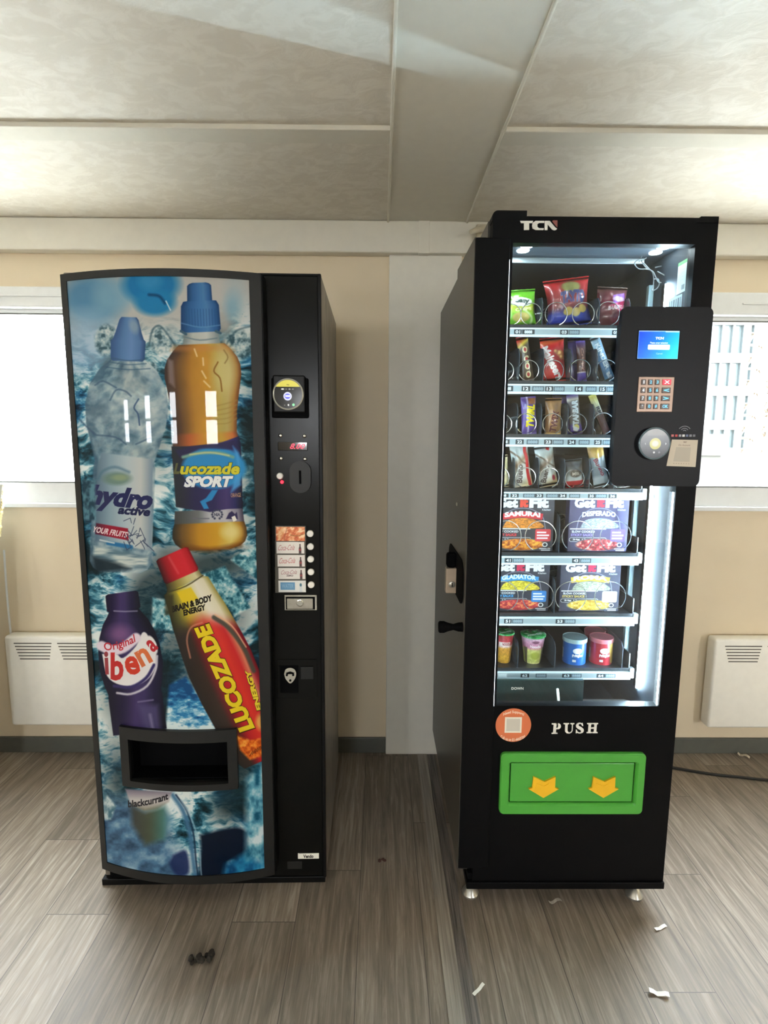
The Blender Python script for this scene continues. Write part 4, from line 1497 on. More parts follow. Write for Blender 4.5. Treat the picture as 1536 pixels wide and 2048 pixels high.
# side pillar with stepped flank, lock and handle
b = MB()
prof = [(-0.012, ZPB), (-0.012, ZPT), (0.29, ZPT + .012), (0.29, ZPT - .014), (TBACK, ZPT - .012), (TBACK, ZPB)]
b.prism(prof, 'x', X0, X0 + .028)
sp_ = b.build('side_panel', M_TSIDE, tm)
b = MB()
b.box(X0 + .001, XP1, -0.0135, 0.03, ZPB + .001, ZPT, .003)
b.build('front_pillar', M_TBLK, tm)
zstep = TP(930, 1733, 0)[2]
b = MB()
xl_ = W0.P(0, 0)[0] * 0 + X0
lk0, lk1 = .0, .0
def side_at(u, v):
    """Point of the flank x = X0 seen at (u,v)."""
    d = T.ray(u, v)
    return T.c + d * ((X0 - T.c[0]) / d[0])
y0_, y1_ = side_at(928, 1140)[1], side_at(898, 1140)[1]
z0_, z1_ = side_at(912, 1187)[2], side_at(912, 1101)[2]
b = MB()
b.prism(rrect(y0_, y1_, z0_, z1_, .045, 6), 'x', X0 - .0025, X0 + .002)
lkp = b.build('lock_recess', M_DEEP, tm, smooth=True)
yl = side_at(914, 1160)[1]
za_, zb_ = T.P(904, 1137, yl)[2], T.P(904, 1187, yl)[2]
xa_ = T.P(892, 1160, yl)[0]
b = MB()
b.box(xa_, X0, yl, yl + .03, zb_, za_, .003)
lb = b.build('lock_body', pbr('beige_zinc', (176, 158, 138), .35, metal=.2, vary=.05), tm)
qc = T.P(904, 1169, yl)
b = MB()
b.lathe((qc[0], yl, qc[2]), [(.010, .001), (.010, -.002), (.008, -.003)], 24, 'y')
b.build('lock_cylinder', M_ZINC, lb, smooth=True)
b = MB()
b.box(qc[0] - .0013, qc[0] + .0013, yl - .0036, yl - .0028, qc[2] - .006, qc[2] + .006)
b.build('keyhole', M_DEEP, lb)
b = MB()
b.box(xa_ + .002, X0, yl + .004, yl + .034, za_, za_ + .045, .008)
b.build('lock_cover', M_DEEP, tm)
hc = side_at(925, 1254)
b = MB()
b.lathe((X0, hc[1], hc[2]), [(.0135, .001), (.0125, -.012), (.0085, -.026), (.0125, -.042), (.0165, -.052), (.0165, -.064), (.013, -.067)], 24, 'x')
b.build('door_handle', M_DEEP, tm, smooth=True)
rv = side_at(914, 1008)
b = MB()
b.lathe((X0, rv[1], rv[2]), [(.006, 0), (.0055, -.002), (.003, -.003)], 12, 'x')
b.build('rivet', M_ZINC, tm)

# door frame, glass, hinge covers
b = MB()
dl = XM + .006
b.box(dl, GX0, 0.0, 0.03, ZB, ZT)
b.box(GX1, X1 + .001, 0.0, 0.03, ZB, ZT)
b.box(GX0, GX1, 0.0, 0.03, GZ1, ZT)
FZ = trect(998, 1508, 1290, 1630, -.004)
b.box(GX0, GX1, 0.0, 0.03, ZB, GZ0)
door2 = b.build('door', M_TBLK, tm)
b = MB()
b.box(GX0 - .004, GX1 + .004, 0.010, 0.014, GZ0 - .004, GZ1 + .004)
b.build('glass', thin_glass('door_glass', (0.96, 0.985, 0.98), 1.42), door2)
hx_0, hx_1, hz_0, hz_1 = trect(984, 478, 1055, 420, -.004)
b = MB()
pts = [(hx_0, hz_0), (hx_1, hz_0), (hx_1, hz_1)] + [(hx_0 + .014 - .014 * sin(a), hz_1 - .014 + .014 * cos(a)) for a in np.linspace(0, pi / 2, 6)]
pts = [(hx_0, ZT - .012), (hx_1, ZT - .012)] + pts[2:]
b.prism(pts, 'y', -0.0006, 0.09)
b.build('hinge_cover', M_TBLK, tm)
hx_0, hx_1, hz_0, hz_1 = trect(1392, 445, 1438, 433, -.004)
b = MB()
b.prism([(hx_0, hz_0), (hx_1, hz_0), (hx_1, hz_1), (hx_0 + .012, hz_1)], 'y', -.004, .09)
b.build('hinge_cover', M_TBLK, tm)
# thin glowing slivers stand in for glints on pillar and glass edges; LED strips follow
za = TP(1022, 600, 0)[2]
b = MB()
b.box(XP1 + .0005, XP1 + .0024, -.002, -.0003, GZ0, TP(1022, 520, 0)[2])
b.build('edge_glint', M_EDGEGLINT, tm)
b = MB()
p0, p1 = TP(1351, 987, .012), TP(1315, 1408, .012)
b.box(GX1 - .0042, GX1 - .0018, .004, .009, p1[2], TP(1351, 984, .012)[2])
b.build('edge_glint', M_EDGEGLINT, tm)
b = MB()
lz0, lz1 = TP(1273, 1376, ly)[2], TP(1336, 568, ly)[2]
# the diodes sit on a slanted face and shine towards the glass and the left
ex, ey = .83, -.55                       # along the emitting face
nx_, ny_ = -.55, -.83                    # the way it shines
hw = .0030
q0, q1 = (lx - ex * hw, ly - ey * hw), (lx + ex * hw, ly + ey * hw)
b.prism([q0, q1, (q1[0] - nx_ * .0004, q1[1] - ny_ * .0004), (q0[0] - nx_ * .0004, q0[1] - ny_ * .0004)], 'z', lz0, lz1)
strip = b.build('led_strip', M_LED, tm)
b = MB()
b.prism([(q0[0] - nx_ * .0005, q0[1] - ny_ * .0005), (q1[0] - nx_ * .0005, q1[1] - ny_ * .0005), (IX1, ly + .02), (lx - .002, ly + .02)], 'z', lz0, lz1)
b.build('strip_body', M_DEEP, strip)
b = MB()
b.box(IX0 + .003, IX0 + .013, .035, .045, GZ0 + .03, GZ1 - .04)
b.build('led_strip', M_LEDL, tm)
for u, v in ((1054, 492), (1046, 501.5), (1327, 495), (1311, 505.5)):
    zc = IZ1 - .003
    p = T.Z(u, v, zc)
    b = MB()
    b.lathe((p[0], p[1], 0), [(.0160, zc - .0012), (.0165, zc - .0004), (.0165, zc + .001)], 28)
    b.build('spot_light', M_SPOT, tm, smooth=True)
b = MB()
p = T.Z(1180, 516, IZ1 - .002)
b.box(IX0, IX1 - .05, p[1], p[1] + .006, IZ1 - .016, IZ1 - .002, .001)
b.build('ceiling_lip', M_RAIL, tm)

# logo, PUSH lettering, flap, sticker
def tpolys(name, polys, mat, parent, y, d=.002):
    b = MB()
    for pl in polys:
        b.prism([(TP(u, v, y)[0], TP(u, v, y)[2]) for u, v in pl], 'y', y - d, y)
    return b.build(name, mat, parent)
S_ = 9.6
zz = lambda L_: [(1000 + x / S_, 410 + y / S_) for x, y in L_]
M_LOGO = pbr('pale_grey_logo', (226, 224, 216), .4)
lg = tpolys('logo', [zz([(385, 310), (632, 310), (615, 352), (556, 352), (556, 485), (458, 485), (458, 352), (400, 352)]),
                     zz([(845, 310), (845, 348), (748, 348), (715, 372), (715, 425), (745, 450), (838, 450), (832, 485), (680, 485), (622, 455), (612, 400), (625, 345), (680, 310)]),
                     zz([(855, 310), (950, 310), (1058, 438), (1092, 458), (1078, 480), (1040, 492), (1000, 478), (912, 375), (908, 485), (852, 485)])], M_LOGO, tm, 0)
tpolys('logo_corner', [zz([(1012, 300), (1098, 300), (1098, 432), (1072, 410), (1002, 318)])], pbr('dull_red_print', (136, 74, 66), .5), lg, 0)
# serif capitals P U S H
M_PUSH = pbr('white_lettering', (238, 234, 224), .45)
g = lambda x, y: (980 + x / 4.655, 1400 + y / 4.655)
push = [
    [g(*q) for q in pl] for pl in (
        [(575, 215), (632, 215), (632, 226), (618, 228), (612, 300), (628, 304), (628, 313), (572, 313), (572, 304), (586, 300), (592, 228), (575, 226)],
        [(612, 215), (640, 215), (655, 226), (660, 242), (655, 258), (640, 269), (612, 270), (613, 260), (628, 257), (634, 242), (630, 228), (614, 224)],
        [(683, 213), (736, 213), (736, 222), (722, 226), (720, 280), (727, 296), (740, 299), (756, 292), (760, 278), (762, 226), (748, 222), (748, 213), (784, 213), (784, 222), (771, 226), (768, 284), (757, 302), (736, 311), (712, 307), (699, 294), (697, 278), (699, 226), (683, 222)],
        [(862, 212), (866, 240), (858, 240), (848, 224), (838, 219), (826, 222), (823, 232), (829, 241), (852, 252), (870, 268), (872, 286), (862, 302), (840, 310), (820, 308), (808, 302), (804, 308), (798, 308), (798, 274), (806, 274), (814, 292), (828, 301), (842, 300), (847, 289), (840, 278), (818, 267), (801, 252), (799, 234), (808, 218), (826, 209), (842, 210), (852, 216), (856, 212)],
        [(903, 213), (954, 213), (954, 222), (940, 226), (938, 253), (968, 253), (970, 226), (956, 222), (956, 213), (1005, 213), (1005, 222), (993, 226), (988, 294), (1000, 298), (1000, 307), (952, 307), (952, 298), (965, 294), (967, 266), (937, 266), (935, 294), (948, 298), (948, 307), (898, 307), (898, 298), (911, 294), (917, 226), (903, 222)])]
tpolys('push_lettering', push, M_PUSH, tm, 0, .0015)

M_GREEN = pbr('green_plastic', (78, 168, 62), .30, vary=.04, spec=.6)
def tq(q, y):
    return [(TP(u, v, y)[0], TP(u, v, y)[2]) for u, v in q]
fx0, fx1, fz0, fz1 = trect(1003, 1630, 1291, 1509, -.014)
fx0 = (TP(1003, 1512, -.014)[0] + TP(998, 1626, -.014)[0]) / 2
ix0 = (TP(1022, 1530, -.014)[0] + TP(1018, 1605, -.014)[0]) / 2
ix1 = (TP(1274, 1530, -.014)[0] + TP(1268, 1605, -.014)[0]) / 2
fx1 = (TP(1295, 1512, -.014)[0] + TP(1285, 1626, -.014)[0]) / 2
iz0, iz1 = TP(1140, 1609, -.014)[2], TP(1140, 1528, -.014)[2]
b = MB()
N_ = 7
def ring(o, i, y0, y1):
    a = [b.bm.verts.new((p[0], y0, p[1])) for p in o]
    c = [b.bm.verts.new((p[0], y1, p[1])) for p in i]
    for k in range(len(a)):
        b.bm.faces.new((a[k], a[(k + 1) % len(a)], c[(k + 1) % len(a)], c[k]))
def rr_(d, r):
    return rrect(fx0 + d, fx1 - d, fz0 + d, fz1 - d, r)
def ri_(d, r):
    return rrect(ix0 + d, ix1 - d, iz0 + d, iz1 - d, r)
levels = [(rr_(0, .014), 0.0), (rr_(0, .014), -.010), (rr_(.003, .012), -.014), (ri_(-.006, .008), -.014), (ri_(-.002, .006), -.010), (ri_(0, .003), -.006), (ri_(0, .003), .004)]
for (o, y0), (i_, y1) in zip(levels[:-1], levels[1:]):
    ring(o, i_, y0, y1)
fl = b.build('push_flap_frame', M_GREEN, tm, smooth=True)
b = MB()
b.box(ix0 + .003, ix1 - .003, -.006, .002, iz0 + .003, iz1 - .003, .0015)
flap = b.build('push_flap', M_GREEN, fl)
b = MB()
b.box(ix0, ix1, -.0012, -.0004, iz0, iz1)
b.build('flap_gap', M_DEEP, fl)
M_YEL = pbr('yellow_plastic', (246, 190, 34), .4, vary=.04)
h = lambda x, y: (980 + x / 4.655, 1400 + y / 4.655)
for dx in (0, 556):
    b = MB()
    pl = tq([h(x + dx, y) for x, y in ((400, 706), (503, 752), (605, 706), (600, 808), (634, 818), (492, 900), (355, 818), (388, 808))], -.006)
    b.prism(pl, 'y', -.012, -.006)
    b.prism(tq([h(x + dx, y) for x, y in ((432, 775), (503, 800), (545, 778), (545, 762), (570, 762), (570, 822), (492, 858), (425, 822))], -.012), 'y', -.0132, -.012)
    b.build('arrow', M_YEL, flap)

p = TP(1026.5, 1450, 0)
sr = (TP(1062, 1450, 0)[0] - TP(991, 1450, 0)[0]) / 2
R = Canvas(256, 256, (222, 120, 76))
R.text('Need Support?', 128, 50, 150, 26, (248, 226, 206), 0, 0, .02, 22)
R.text('Call us on 01-4443700', 128, 214, 176, 24, (248, 226, 206), 0, 0, .02, -26)
R.rect(66, 66, 188, 186, (238, 232, 214), 3)
R.rect(78, 78, 176, 174, (206, 200, 186), 3)
b = MB()
k_ = 56
pts3 = [(p[0] + sr * cos(2 * pi * i / k_), -.0012, p[2] + sr * sin(2 * pi * i / k_)) for i in range(k_)]
b.face(pts3, [(.5 + .5 * cos(2 * pi * i / k_), .5 + .5 * sin(2 * pi * i / k_)) for i in range(k_)])
b.lathe((p[0], 0, p[2]), [(sr, -.0001), (sr, -.0010)], k_, 'y')
b.build('support_sticker', print_mat('support_artwork', R.C, .4), tm)

# control panel
cy = -.016
cpx0, cpx1, cpz0, cpz1 = trect(1234, 972, 1400, 614, cy)
cpx0 = (TP(1243, 640, cy)[0] + TP(1224, 950, cy)[0]) / 2
cpx1 = X1 - .002
b = MB()
b.prism(rrect(cpx0, cpx1, cpz0, cpz1, .016), 'y', cy, 0.0)
b.box(cpx0 + .02, cpx1 - .02, 0.0, .06, cpz0 + .03, cpz1 - .03, .004)
M_TPAN = pbr('black_control_panel', (17, 18, 22), .42, vary=.05, scale=60, spec=.2)
cpn = b.build('control_panel', M_TPAN, tm)
sx0, sx1, sz0, sz1 = trect(1274, 717.5, 1359, 662, cy)
sc = Canvas(320, 220, (0, 0, 0))
sc.all(np.ones((220, 320)), lambda u, v: ramp(u / 320 * .8 + v / 220 * .3, [(0, (10, 60, 236)), (.45, (10, 110, 240)), (.75, (16, 168, 236)), (1.05, (30, 214, 232))]))
sc.rect(0, 0, 320, 8, (190, 214, 246), 2, .55)
sc.rect(210, 2, 318, 12, (200, 236, 246), 2, .8)
sc.text('TCN', 166, 58, 66, 20, (244, 250, 255), 0, .1, .05)
sc.text('Please enter selection', 164, 94, 140, 14, (220, 240, 255), 0, 0, .01)
sc.poly(rrect(78, 252, 108, 148, 8), (244, 250, 255), 2)
sc.text('Cancel', 172, 178, 50, 12, (150, 210, 250))
sc.line([(0, 1), (320, 1), (319, 219), (1, 219), (1, 0)], 3, (170, 210, 250), 2, .7)
b = MB()
b.box(sx0 - .002, sx1 + .002, cy - .0008, cy, sz0 - .002, sz1 + .002)
scr = b.build('screen', M_DEEP, cpn)
b = face_card(MB(), sx0, sx1, sz0, sz1, cy - .0011)
b.build('screen_picture', print_mat('screen_artwork', sc.C, .15, emit=0.2), scr)
kx0, kx1, kz0, kz1 = trect(1272, 824, 1348.5, 754, cy)
b = MB()
b.box(kx0, kx1, cy - .003, cy, kz0, kz1, .0015)
kp = b.build('keypad', pbr('brushed_bronze_steel', (150, 126, 110), .36, metal=.4, vary=.08, scale=40, stretch=(1, 1, 30)), cpn)
M_KEY = pbr('grey_key', (84, 74, 68), .35, metal=.3)
KW, KH = kx1 - kx0, kz1 - kz0
kcx = [(.075, .20), (.265, .395), (.455, .58), (.66, .90)]
legend = (('1', '2', '3', 'X'), ('4', '5', '6', '<'), ('7', '8', '9', '>'), ('*', '0', '#', 'OK'))
M_CY = glow('cyan_legend', (96, 196, 240), .15)
M_WH = glow('white_legend', (220, 236, 244), .12)
M_RD = glow('red_key', (240, 64, 84), .1)
for r in range(4):
    for c in range(4):
        a0, a1 = kx0 + KW * kcx[c][0], kx0 + KW * kcx[c][1]
        z1_ = kz1 - KH * (.075 + .228 * r)
        z0_ = z1_ - KH * .155
        b = MB()
        b.box(a0, a1, cy - .0055, cy - .003, z0_, z1_, .001)
        key = b.build('key', M_KEY if not (r == 0 and c == 3) else M_RD, kp)
        w_, h_ = a1 - a0, z1_ - z0_
        fr = (.28 if c < 3 else .18) if legend[r][c] not in '1*' else .40
        raised_text('legend', legend[r][c], (M_WH if c == 0 or (r == 0 and c == 3) else M_CY), key, a0 + w_ * fr, a1 - w_ * fr, z0_ + h_ * .2, z1_ - h_ * .2, cy - .0055, .0003, .03)
pc = TP(1309, 887, cy - .012)
rr = (TP(1341, 887, cy - .012)[0] - TP(1277, 887, cy - .012)[0]) / 2
b = MB()
b.lathe((pc[0], cy, pc[2]), [(rr - .003, 0), (rr - .001, -.010), (rr, -.013), (rr - .002, -.0145), (rr - .005, -.0135)], 56, 'y')
rd = b.build('card_reader', pbr('clear_edge_rim', (120, 140, 150), .12, metal=.5), cpn, smooth=True)
R = Canvas(256, 256, (56, 60, 64))
R.all(np.ones((256, 256)), lambda u, v: ramp(v / 256, [(0, (120, 116, 104)), (.25, (84, 86, 84)), (.5, (60, 66, 70)), (1, (40, 44, 50))]))
R.rect(60, 18, 220, 58, (132, 128, 112), 16, .6)
R.ell(132, 130, 50, 50, (232, 226, 110), 3)
R.ell(132, 130, 30, 26, (252, 250, 226), 14)
R.poly([(48, 118), (40, 130), (48, 142)], (226, 230, 230), 3)
R.poly([(222, 118), (232, 130), (222, 142)], (226, 230, 230), 3)
R.ell(126, 206, 9, 9, (240, 242, 240), 3)
R.ell(172, 206, 9, 9, (130, 134, 138), 4)
b = MB()
yy = cy - .0138
b.face([(pc[0] + (rr - .004) * cos(2 * pi * i / k_), yy, pc[2] + (rr - .004) * sin(2 * pi * i / k_)) for i in range(k_)],
       [(.5 + .5 * cos(2 * pi * i / k_), .5 + .5 * sin(2 * pi * i / k_)) for i in range(k_)])
b.build('reader_display', print_mat('pay_reader_artwork', R.C * np.array([.66]), .16, emit=.2, spec=.2), rd)
# contactless waves and the row of card marks
b = MB()
p = TP(1369, 859, cy)
for r_ in (.004, .009, .0145):
    pts = [(p[0] + r_ * 1.15 * sin(a), cy - .0005, p[2] - .006 + r_ * cos(a)) for a in np.linspace(-1.0, 1.0, 11)]
    b.tube(pts, .0009, 6)
b.build('contactless_mark', pbr('grey_print', (150, 152, 158), .5), cpn)
marks = ((1345, (206, 120, 120)), (1352.5, (196, 70, 70)), (1360, (170, 170, 176)), (1367, (236, 236, 236)), (1374, (120, 130, 160)), (1381, (150, 150, 156)), (1388, (120, 120, 124)))
for u, c in marks:
    a = trect(u - 2.6, 873.5, u + 2.6, 869, cy)
    b = MB()
    b.box(a[0], a[1], cy - .0005, cy, a[2], a[3])
    b.build('card_mark', pbr('card_mark_print', c, .5), cpn)
# beige payment card stuck beside the reader (its code square stays blank)
a = TP(1344, 879, cy - .001), TP(1396, 880, cy - .001), TP(1391, 934, cy - .001), TP(1333, 932, cy - .001)
R = Canvas(200, 200, (196, 184, 162))
R.text('PAY', 106, 18, 26, 11, (96, 70, 60), 0, 0, .02)
R.text('On Account', 104, 40, 92, 15, (150, 134, 118), 0, 0, .02)
R.rect(44, 56, 156, 164, (176, 166, 148), 3)
R.text('- - - - - - -', 100, 178, 110, 5, (150, 134, 118))
b = MB()
b.face([tuple(a[3]), tuple(a[2]), tuple(a[1]), tuple(a[0])], [(0, 0), (1, 0), (1, 1), (0, 1)])
q4 = [(p[0], p[2]) for p in (a[3], a[2], a[1], a[0])]
b.prism(q4, 'y', cy - .0009, cy - .0001)
b.build('payment_sticker', print_mat('payment_artwork', R.C, .4), cpn)

# ---- trays
TY = 0.155
TYB = IBACK - .02
RAILS = [(657, 675), (769, 789), (875.5, 894), (984, 999), (1112, 1129), (1233, 1250), (1342, 1357)]
D8 = '8888'
TXT = [
    [('01', 1028, 1043, 1), (D8, 1044, 1069, 1), ('03', 1120, 1136, 1), (D8, 1137, 1159, 0), ('05', 1224, 1238, 1), (D8, 1240, 1262, 0)],
    [(D8, 1005, 1026, 1), ('12', 1043, 1060, 1), (D8, 1064, 1088, 0), ('13', 1090, 1106, 1), (D8, 1107, 1129, 0), ('14', 1149, 1165, 1), (D8, 1171, 1193, 0), ('15', 1198, 1212, 1), (D8, 1213, 1232, 0)],
    [(D8, 998, 1019, 1), ('22', 1031, 1047, 1), (D8, 1053, 1077, 0), ('23', 1088, 1104, 1), (D8, 1105, 1127, 0), ('24', 1135, 1151, 1), (D8, 1157, 1179, 0), ('25', 1188, 1203, 1), (D8, 1205, 1226, 0)],
    [(D8, 992, 1017, 1), ('32', 1021, 1037, 1), (D8, 1046, 1070, 0), ('33', 1070, 1086, 1), (D8, 1092, 1117, 0), ('34', 1117, 1133, 1), (D8, 1138, 1160, 0), ('35', 1176, 1190, 1), (D8, 1190, 1214, 0), ('36', 1217, 1233, 1), (D8, 1239, 1270, 2)],
    [('41', 1009, 1024, 1), (D8, 1025, 1048, 0), ('43', 1144, 1159, 1), (D8, 1160, 1182, 0)],
    [('51', 1008, 1023, 1), (D8, 1024, 1046, 0), ('53', 1111, 1128, 1), (D8, 1128, 1151, 0)],
    [(D8, 995, 1014, 2), ('62', 1041, 1058, 1), (D8, 1071, 1093, 0), ('63', 1124, 1142, 1), (D8, 1142, 1163, 0), ('64', 1193, 1210, 1), (D8, 1210, 1231, 0)]]
COILS = [
    [(1022, 634, 20), (1062, 634, 21), (1112, 634, 22), (1166, 634, 22), (1216, 634, 23)],
    [(1008, 742, 19), (1057, 744, 20), (1107, 745, 20), (1160, 744, 21), (1212, 745, 21)],
    [(1004, 851, 19), (1052, 852, 20), (1105, 853, 20), (1153, 852, 20), (1206, 852, 21)],
    [(998, 958, 20), (1051, 958, 20), (1098, 959, 20), (1149, 959, 19), (1198, 958, 21), (1243, 960, 20)],
    [(1011, 1073, 31), (1081, 1074, 31), (1155, 1076, 31), (1231, 1077, 31)],
    [(1005, 1196, 31), (1076, 1197, 31), (1141, 1199, 31), (1220, 1199, 31)],
    []]
DIVS = [[1080, 1192, 1252], [1034, 1082, 1136, 1188, 1240], [1031, 1078, 1130, 1181, 1232], [1025, 1073, 1124, 1173, 1222], [1113], [1104], [1032, 1105, 1238]]
TRAY_Z = []
tx0, tx1 = IX0 + .004, TP(1284, 992, TY)[0]
for r, (v0, v1) in enumerate(RAILS):
    uc = 1130
    zt_, zb_ = TP(uc, v0, TY)[2], TP(uc, v1, TY)[2]
    zf = zt_ + .007                     # tray floor the goods stand on
    TRAY_Z.append(zf)
    b = MB()
    b.box(tx0, tx1, TY + .002, TYB, zf - .005, zf)
    b.box(tx0, tx1, TY, TY + .003, zt_ - .002, zf + .003)
    b.box(tx0, tx0 + .003, TY + .002, TYB, zf, zf + .05)
    b.box(tx1 - .003, tx1, TY + .002, TYB, zf, zf + .05)
    tray = b.build('tray', M_TRAY, tm)
    b = MB()
    b.box(tx0, tx1, TY - .008, TY, zb_, zt_, .0015)
    rail = b.build('price_rail', M_RAIL, tray)
    # printed strip of codes and prices
    cw = 1400
    ua, ub = T.proj(tx0, TY - .008, (zt_ + zb_) / 2)[0], T.proj(tx1, TY - .008, (zt_ + zb_) / 2)[0]
    va = T.proj(0.05, TY - .008, zt_)[1]
    vb = T.proj(0.05, TY - .008, zb_)[1]
    UU, VV = np.meshgrid(np.linspace(ua, ub, cw), np.linspace(va, vb, 84))
    R = Canvas(cw, 84, (150, 164, 168), UU, VV)
    hgt = vb - va
    R.rect(ua - 9, va - 9, ub + 9, va + hgt * .14, (214, 228, 230))
    R.rect(ua - 9, vb - hgt * .22, ub + 9, vb + 9, (214, 230, 232))
    vm = (va + vb) / 2 - hgt * .03
    for s_, u0, u1, k in TXT[r]:
        if k == 1:
            R.rect(u0, vm - hgt * .27, u1, vm + hgt * .27, (24, 34, 40))
            R.text(s_, (u0 + u1) / 2, vm, (u1 - u0) * .62, hgt * .36, (226, 238, 240), 0, 0, .03)
        elif k == 0:
            R.rect(u0, vm - hgt * .27, u1, vm + hgt * .27, (70, 84, 92))
            R.text(s_, (u0 + u1) / 2, vm, (u1 - u0) * .82, hgt * .36, (146, 164, 172), 0, 0, .03)
        else:
            R.rect(u0, vm - hgt * .27, u1, vm + hgt * .27, (196, 206, 208))
            R.text(s_, (u0 + u1) / 2, vm, (u1 - u0) * .82, hgt * .36, (232, 242, 242), 0, 0, .03)
    b = face_card(MB(), tx0, tx1, zb_ + .0005, zt_ - .0005, TY - .0083)
    b.build('price_strip', print_mat('price_strip_artwork_%d' % r, R.C, .4), rail)
    top_next = RAILS[r - 1][1] + 4 if r else 560
    dh = (.055 if r == 0 else .085 if r < 4 else .12 if r < 6 else .075)
    dh = {0: .085, 1: .10, 2: .095, 3: .095, 4: .12, 5: .11, 6: .085}[r]
    for u in DIVS[r]:
        dxp = TP(u, (v0 - 30), TY + .03)[0]
        b = MB()
        b.prism([(TY + .006, zf), (TY + .006, zf + dh * .75), (TY + .018, zf + dh * .95), (TY + .04, zf + dh), (TYB, zf + dh), (TYB, zf)], 'x', dxp - .0012, dxp + .0012)
        b.build('divider', M_DIV, tray)
    for q, (u, v, rp_) in enumerate(COILS[r]):
        yc = TY + .012
        pc = TP(u, v, yc)
        rad = (TP(u + rp_, v, yc)[0] - pc[0])
        zc = zf + rad + .004
        pts = []
        pitch = .062 if r < 4 else .075
        turns = 5
        n_ = 40
        hand = 1 if q % 2 == 0 else -1
        for k in range(n_ * turns):
            a_ = 2 * pi * k / n_
            fr = (k % n_) / n_
            adv = (k // n_ + sstep(.80, 1.0, fr)) * pitch
            ang = -pi / 2 + hand * (a_ + .35)
            pts.append((pc[0] + rad * cos(ang), yc + adv, zc + rad * sin(ang)))
        b = MB()
        b.tube(pts, .0013 if r < 4 else .0014, 6)
        b.build('coil', M_WIRE, tray, smooth=True)
# upright post carrying the trays on the right
pz0, pz1 = TP(1256, 1345, TY)[2], TP(1320, 560, TY)[2]
b = MB()
px0 = tx1 + .002
b.box(px0, px0 + .018, TY + .05, TY + .066, pz0, pz1, .002)
b.build('tray_post', pbr('pale_steel_post', (150, 172, 178), .3, metal=.5), tm)
for r in range(7):
    z_ = TRAY_Z[r]
    b = MB()
    b.box(tx1 - .001, tx1 + .012, TY - .006, TY + .012, z_ - .028, z_ + .004, .002)
    b.build('tray_bracket', M_RAIL, tm)
# service sheets on the right inner wall
R = Canvas(128, 320, (206, 226, 224))
R.rect(0, 0, 128, 34, (96, 186, 104), 2)
for k in range(16):
    R.line([(16, 60 + k * 14), (random.uniform(60, 116), 60 + k * 14)], 3, (140, 160, 160), 2)
R.rect(70, 244, 116, 292, (120, 140, 142), 3)
def wall_pt(u, v, x):
    d = T.ray(u, v)
    return T.c + d * ((x - T.c[0]) / d[0])
wx = IX1 - e - .0015
b = MB()
c_ = [wall_pt(*q, wx) for q in ((1357, 527), (1385, 513), (1378, 578), (1353, 590))]
y0_, y1_ = c_[1][1], c_[0][1]
zt2, zb2 = c_[0][2], c_[3][2]
y0_ = max(y0_, .034)
b.face([(wx, y1_, zb2), (wx, y0_, zb2), (wx, y0_, zt2), (wx, y1_, zt2)], [(0, 0), (1, 0), (1, 1), (0, 1)])
b.build('service_sheet', print_mat('service_sheet_artwork', R.C, .6), tm)
R = Canvas(160, 90, (206, 228, 230))
for k, w_ in ((14, 6), (26, 3), (36, 8), (52, 3), (62, 12), (82, 4), (92, 8), (112, 14), (134, 4), (144, 6)):
    R.rect(k, 10, k + w_, 74, (76, 96, 108), 2)
b = MB()
y1b = y1_ + .035
b.face([(wx - .001, y1b, zb2 - .062), (wx - .001, y0_ + .01, zb2 - .062), (wx - .001, y0_ + .01, zb2 - .004), (wx - .001, y1b, zb2 - .004)], [(0, 0), (1, 0), (1, 1), (0, 1)])
b.build('barcode_label', print_mat('barcode_artwork', R.C, .6), tm)
# bundled lead hanging inside the top right
b = MB()
cyy = .16
def cp(*q):
    return [tuple(TP(1240 + x / 8.53, 470 + y / 8.53, cyy + d)) for x, y, d in q]
b.tube(spline(cp((350, 330, 0), (430, 330, .01), (440, 400, 0), (300, 430, -.01), (250, 490, 0), (320, 575, .01), (450, 580, 0), (560, 620, 0), (610, 720, -.005), (660, 800, 0), (760, 815, .01), (830, 770, 0), (760, 690, -.01), (640, 620, 0)), 6), .0015, 6)
b.tube(spline(cp((400, 470, .005), (500, 580, 0), (555, 640, 0), (575, 760, .005), (560, 900, 0), (545, 950, -.005), (620, 920, 0), (670, 840, .005), (650, 750, 0), (580, 750, 0)), 6), .0014, 6)
b.tube(spline(cp((380, 340, -.01), (360, 420, .005), (430, 540, .0), (540, 610, .004)), 6), .0015, 6)
b.tube(spline(cp((600, 555, 0), (700, 535, .01), (820, 515, .03)), 5), .0018, 6)
b.build('pale_wiring', pbr('pale_grey_lead', (112, 118, 122), .35), tm, smooth=True)['label'] = 'bundled pale grey lead'
b = MB()
def cp2(*q):
    return [tuple(TP(1180 + x / 8.53, 960 + y / 8.53, .115 + d)) for x, y, d in q]
for k, xx in enumerate((1110, 1150, 1200, 1240)):
    b.tube(spline(cp2((xx, 60, .01), (xx - 10 + 6 * k, 300, 0), (xx + 10 - 10 * k, 480, .005), (1130 + 22 * k, 640, 0)), 6), .0016, 6)
b.build('dark_wiring', pbr('dark_lead', (34, 40, 46), .4), tm, smooth=True)

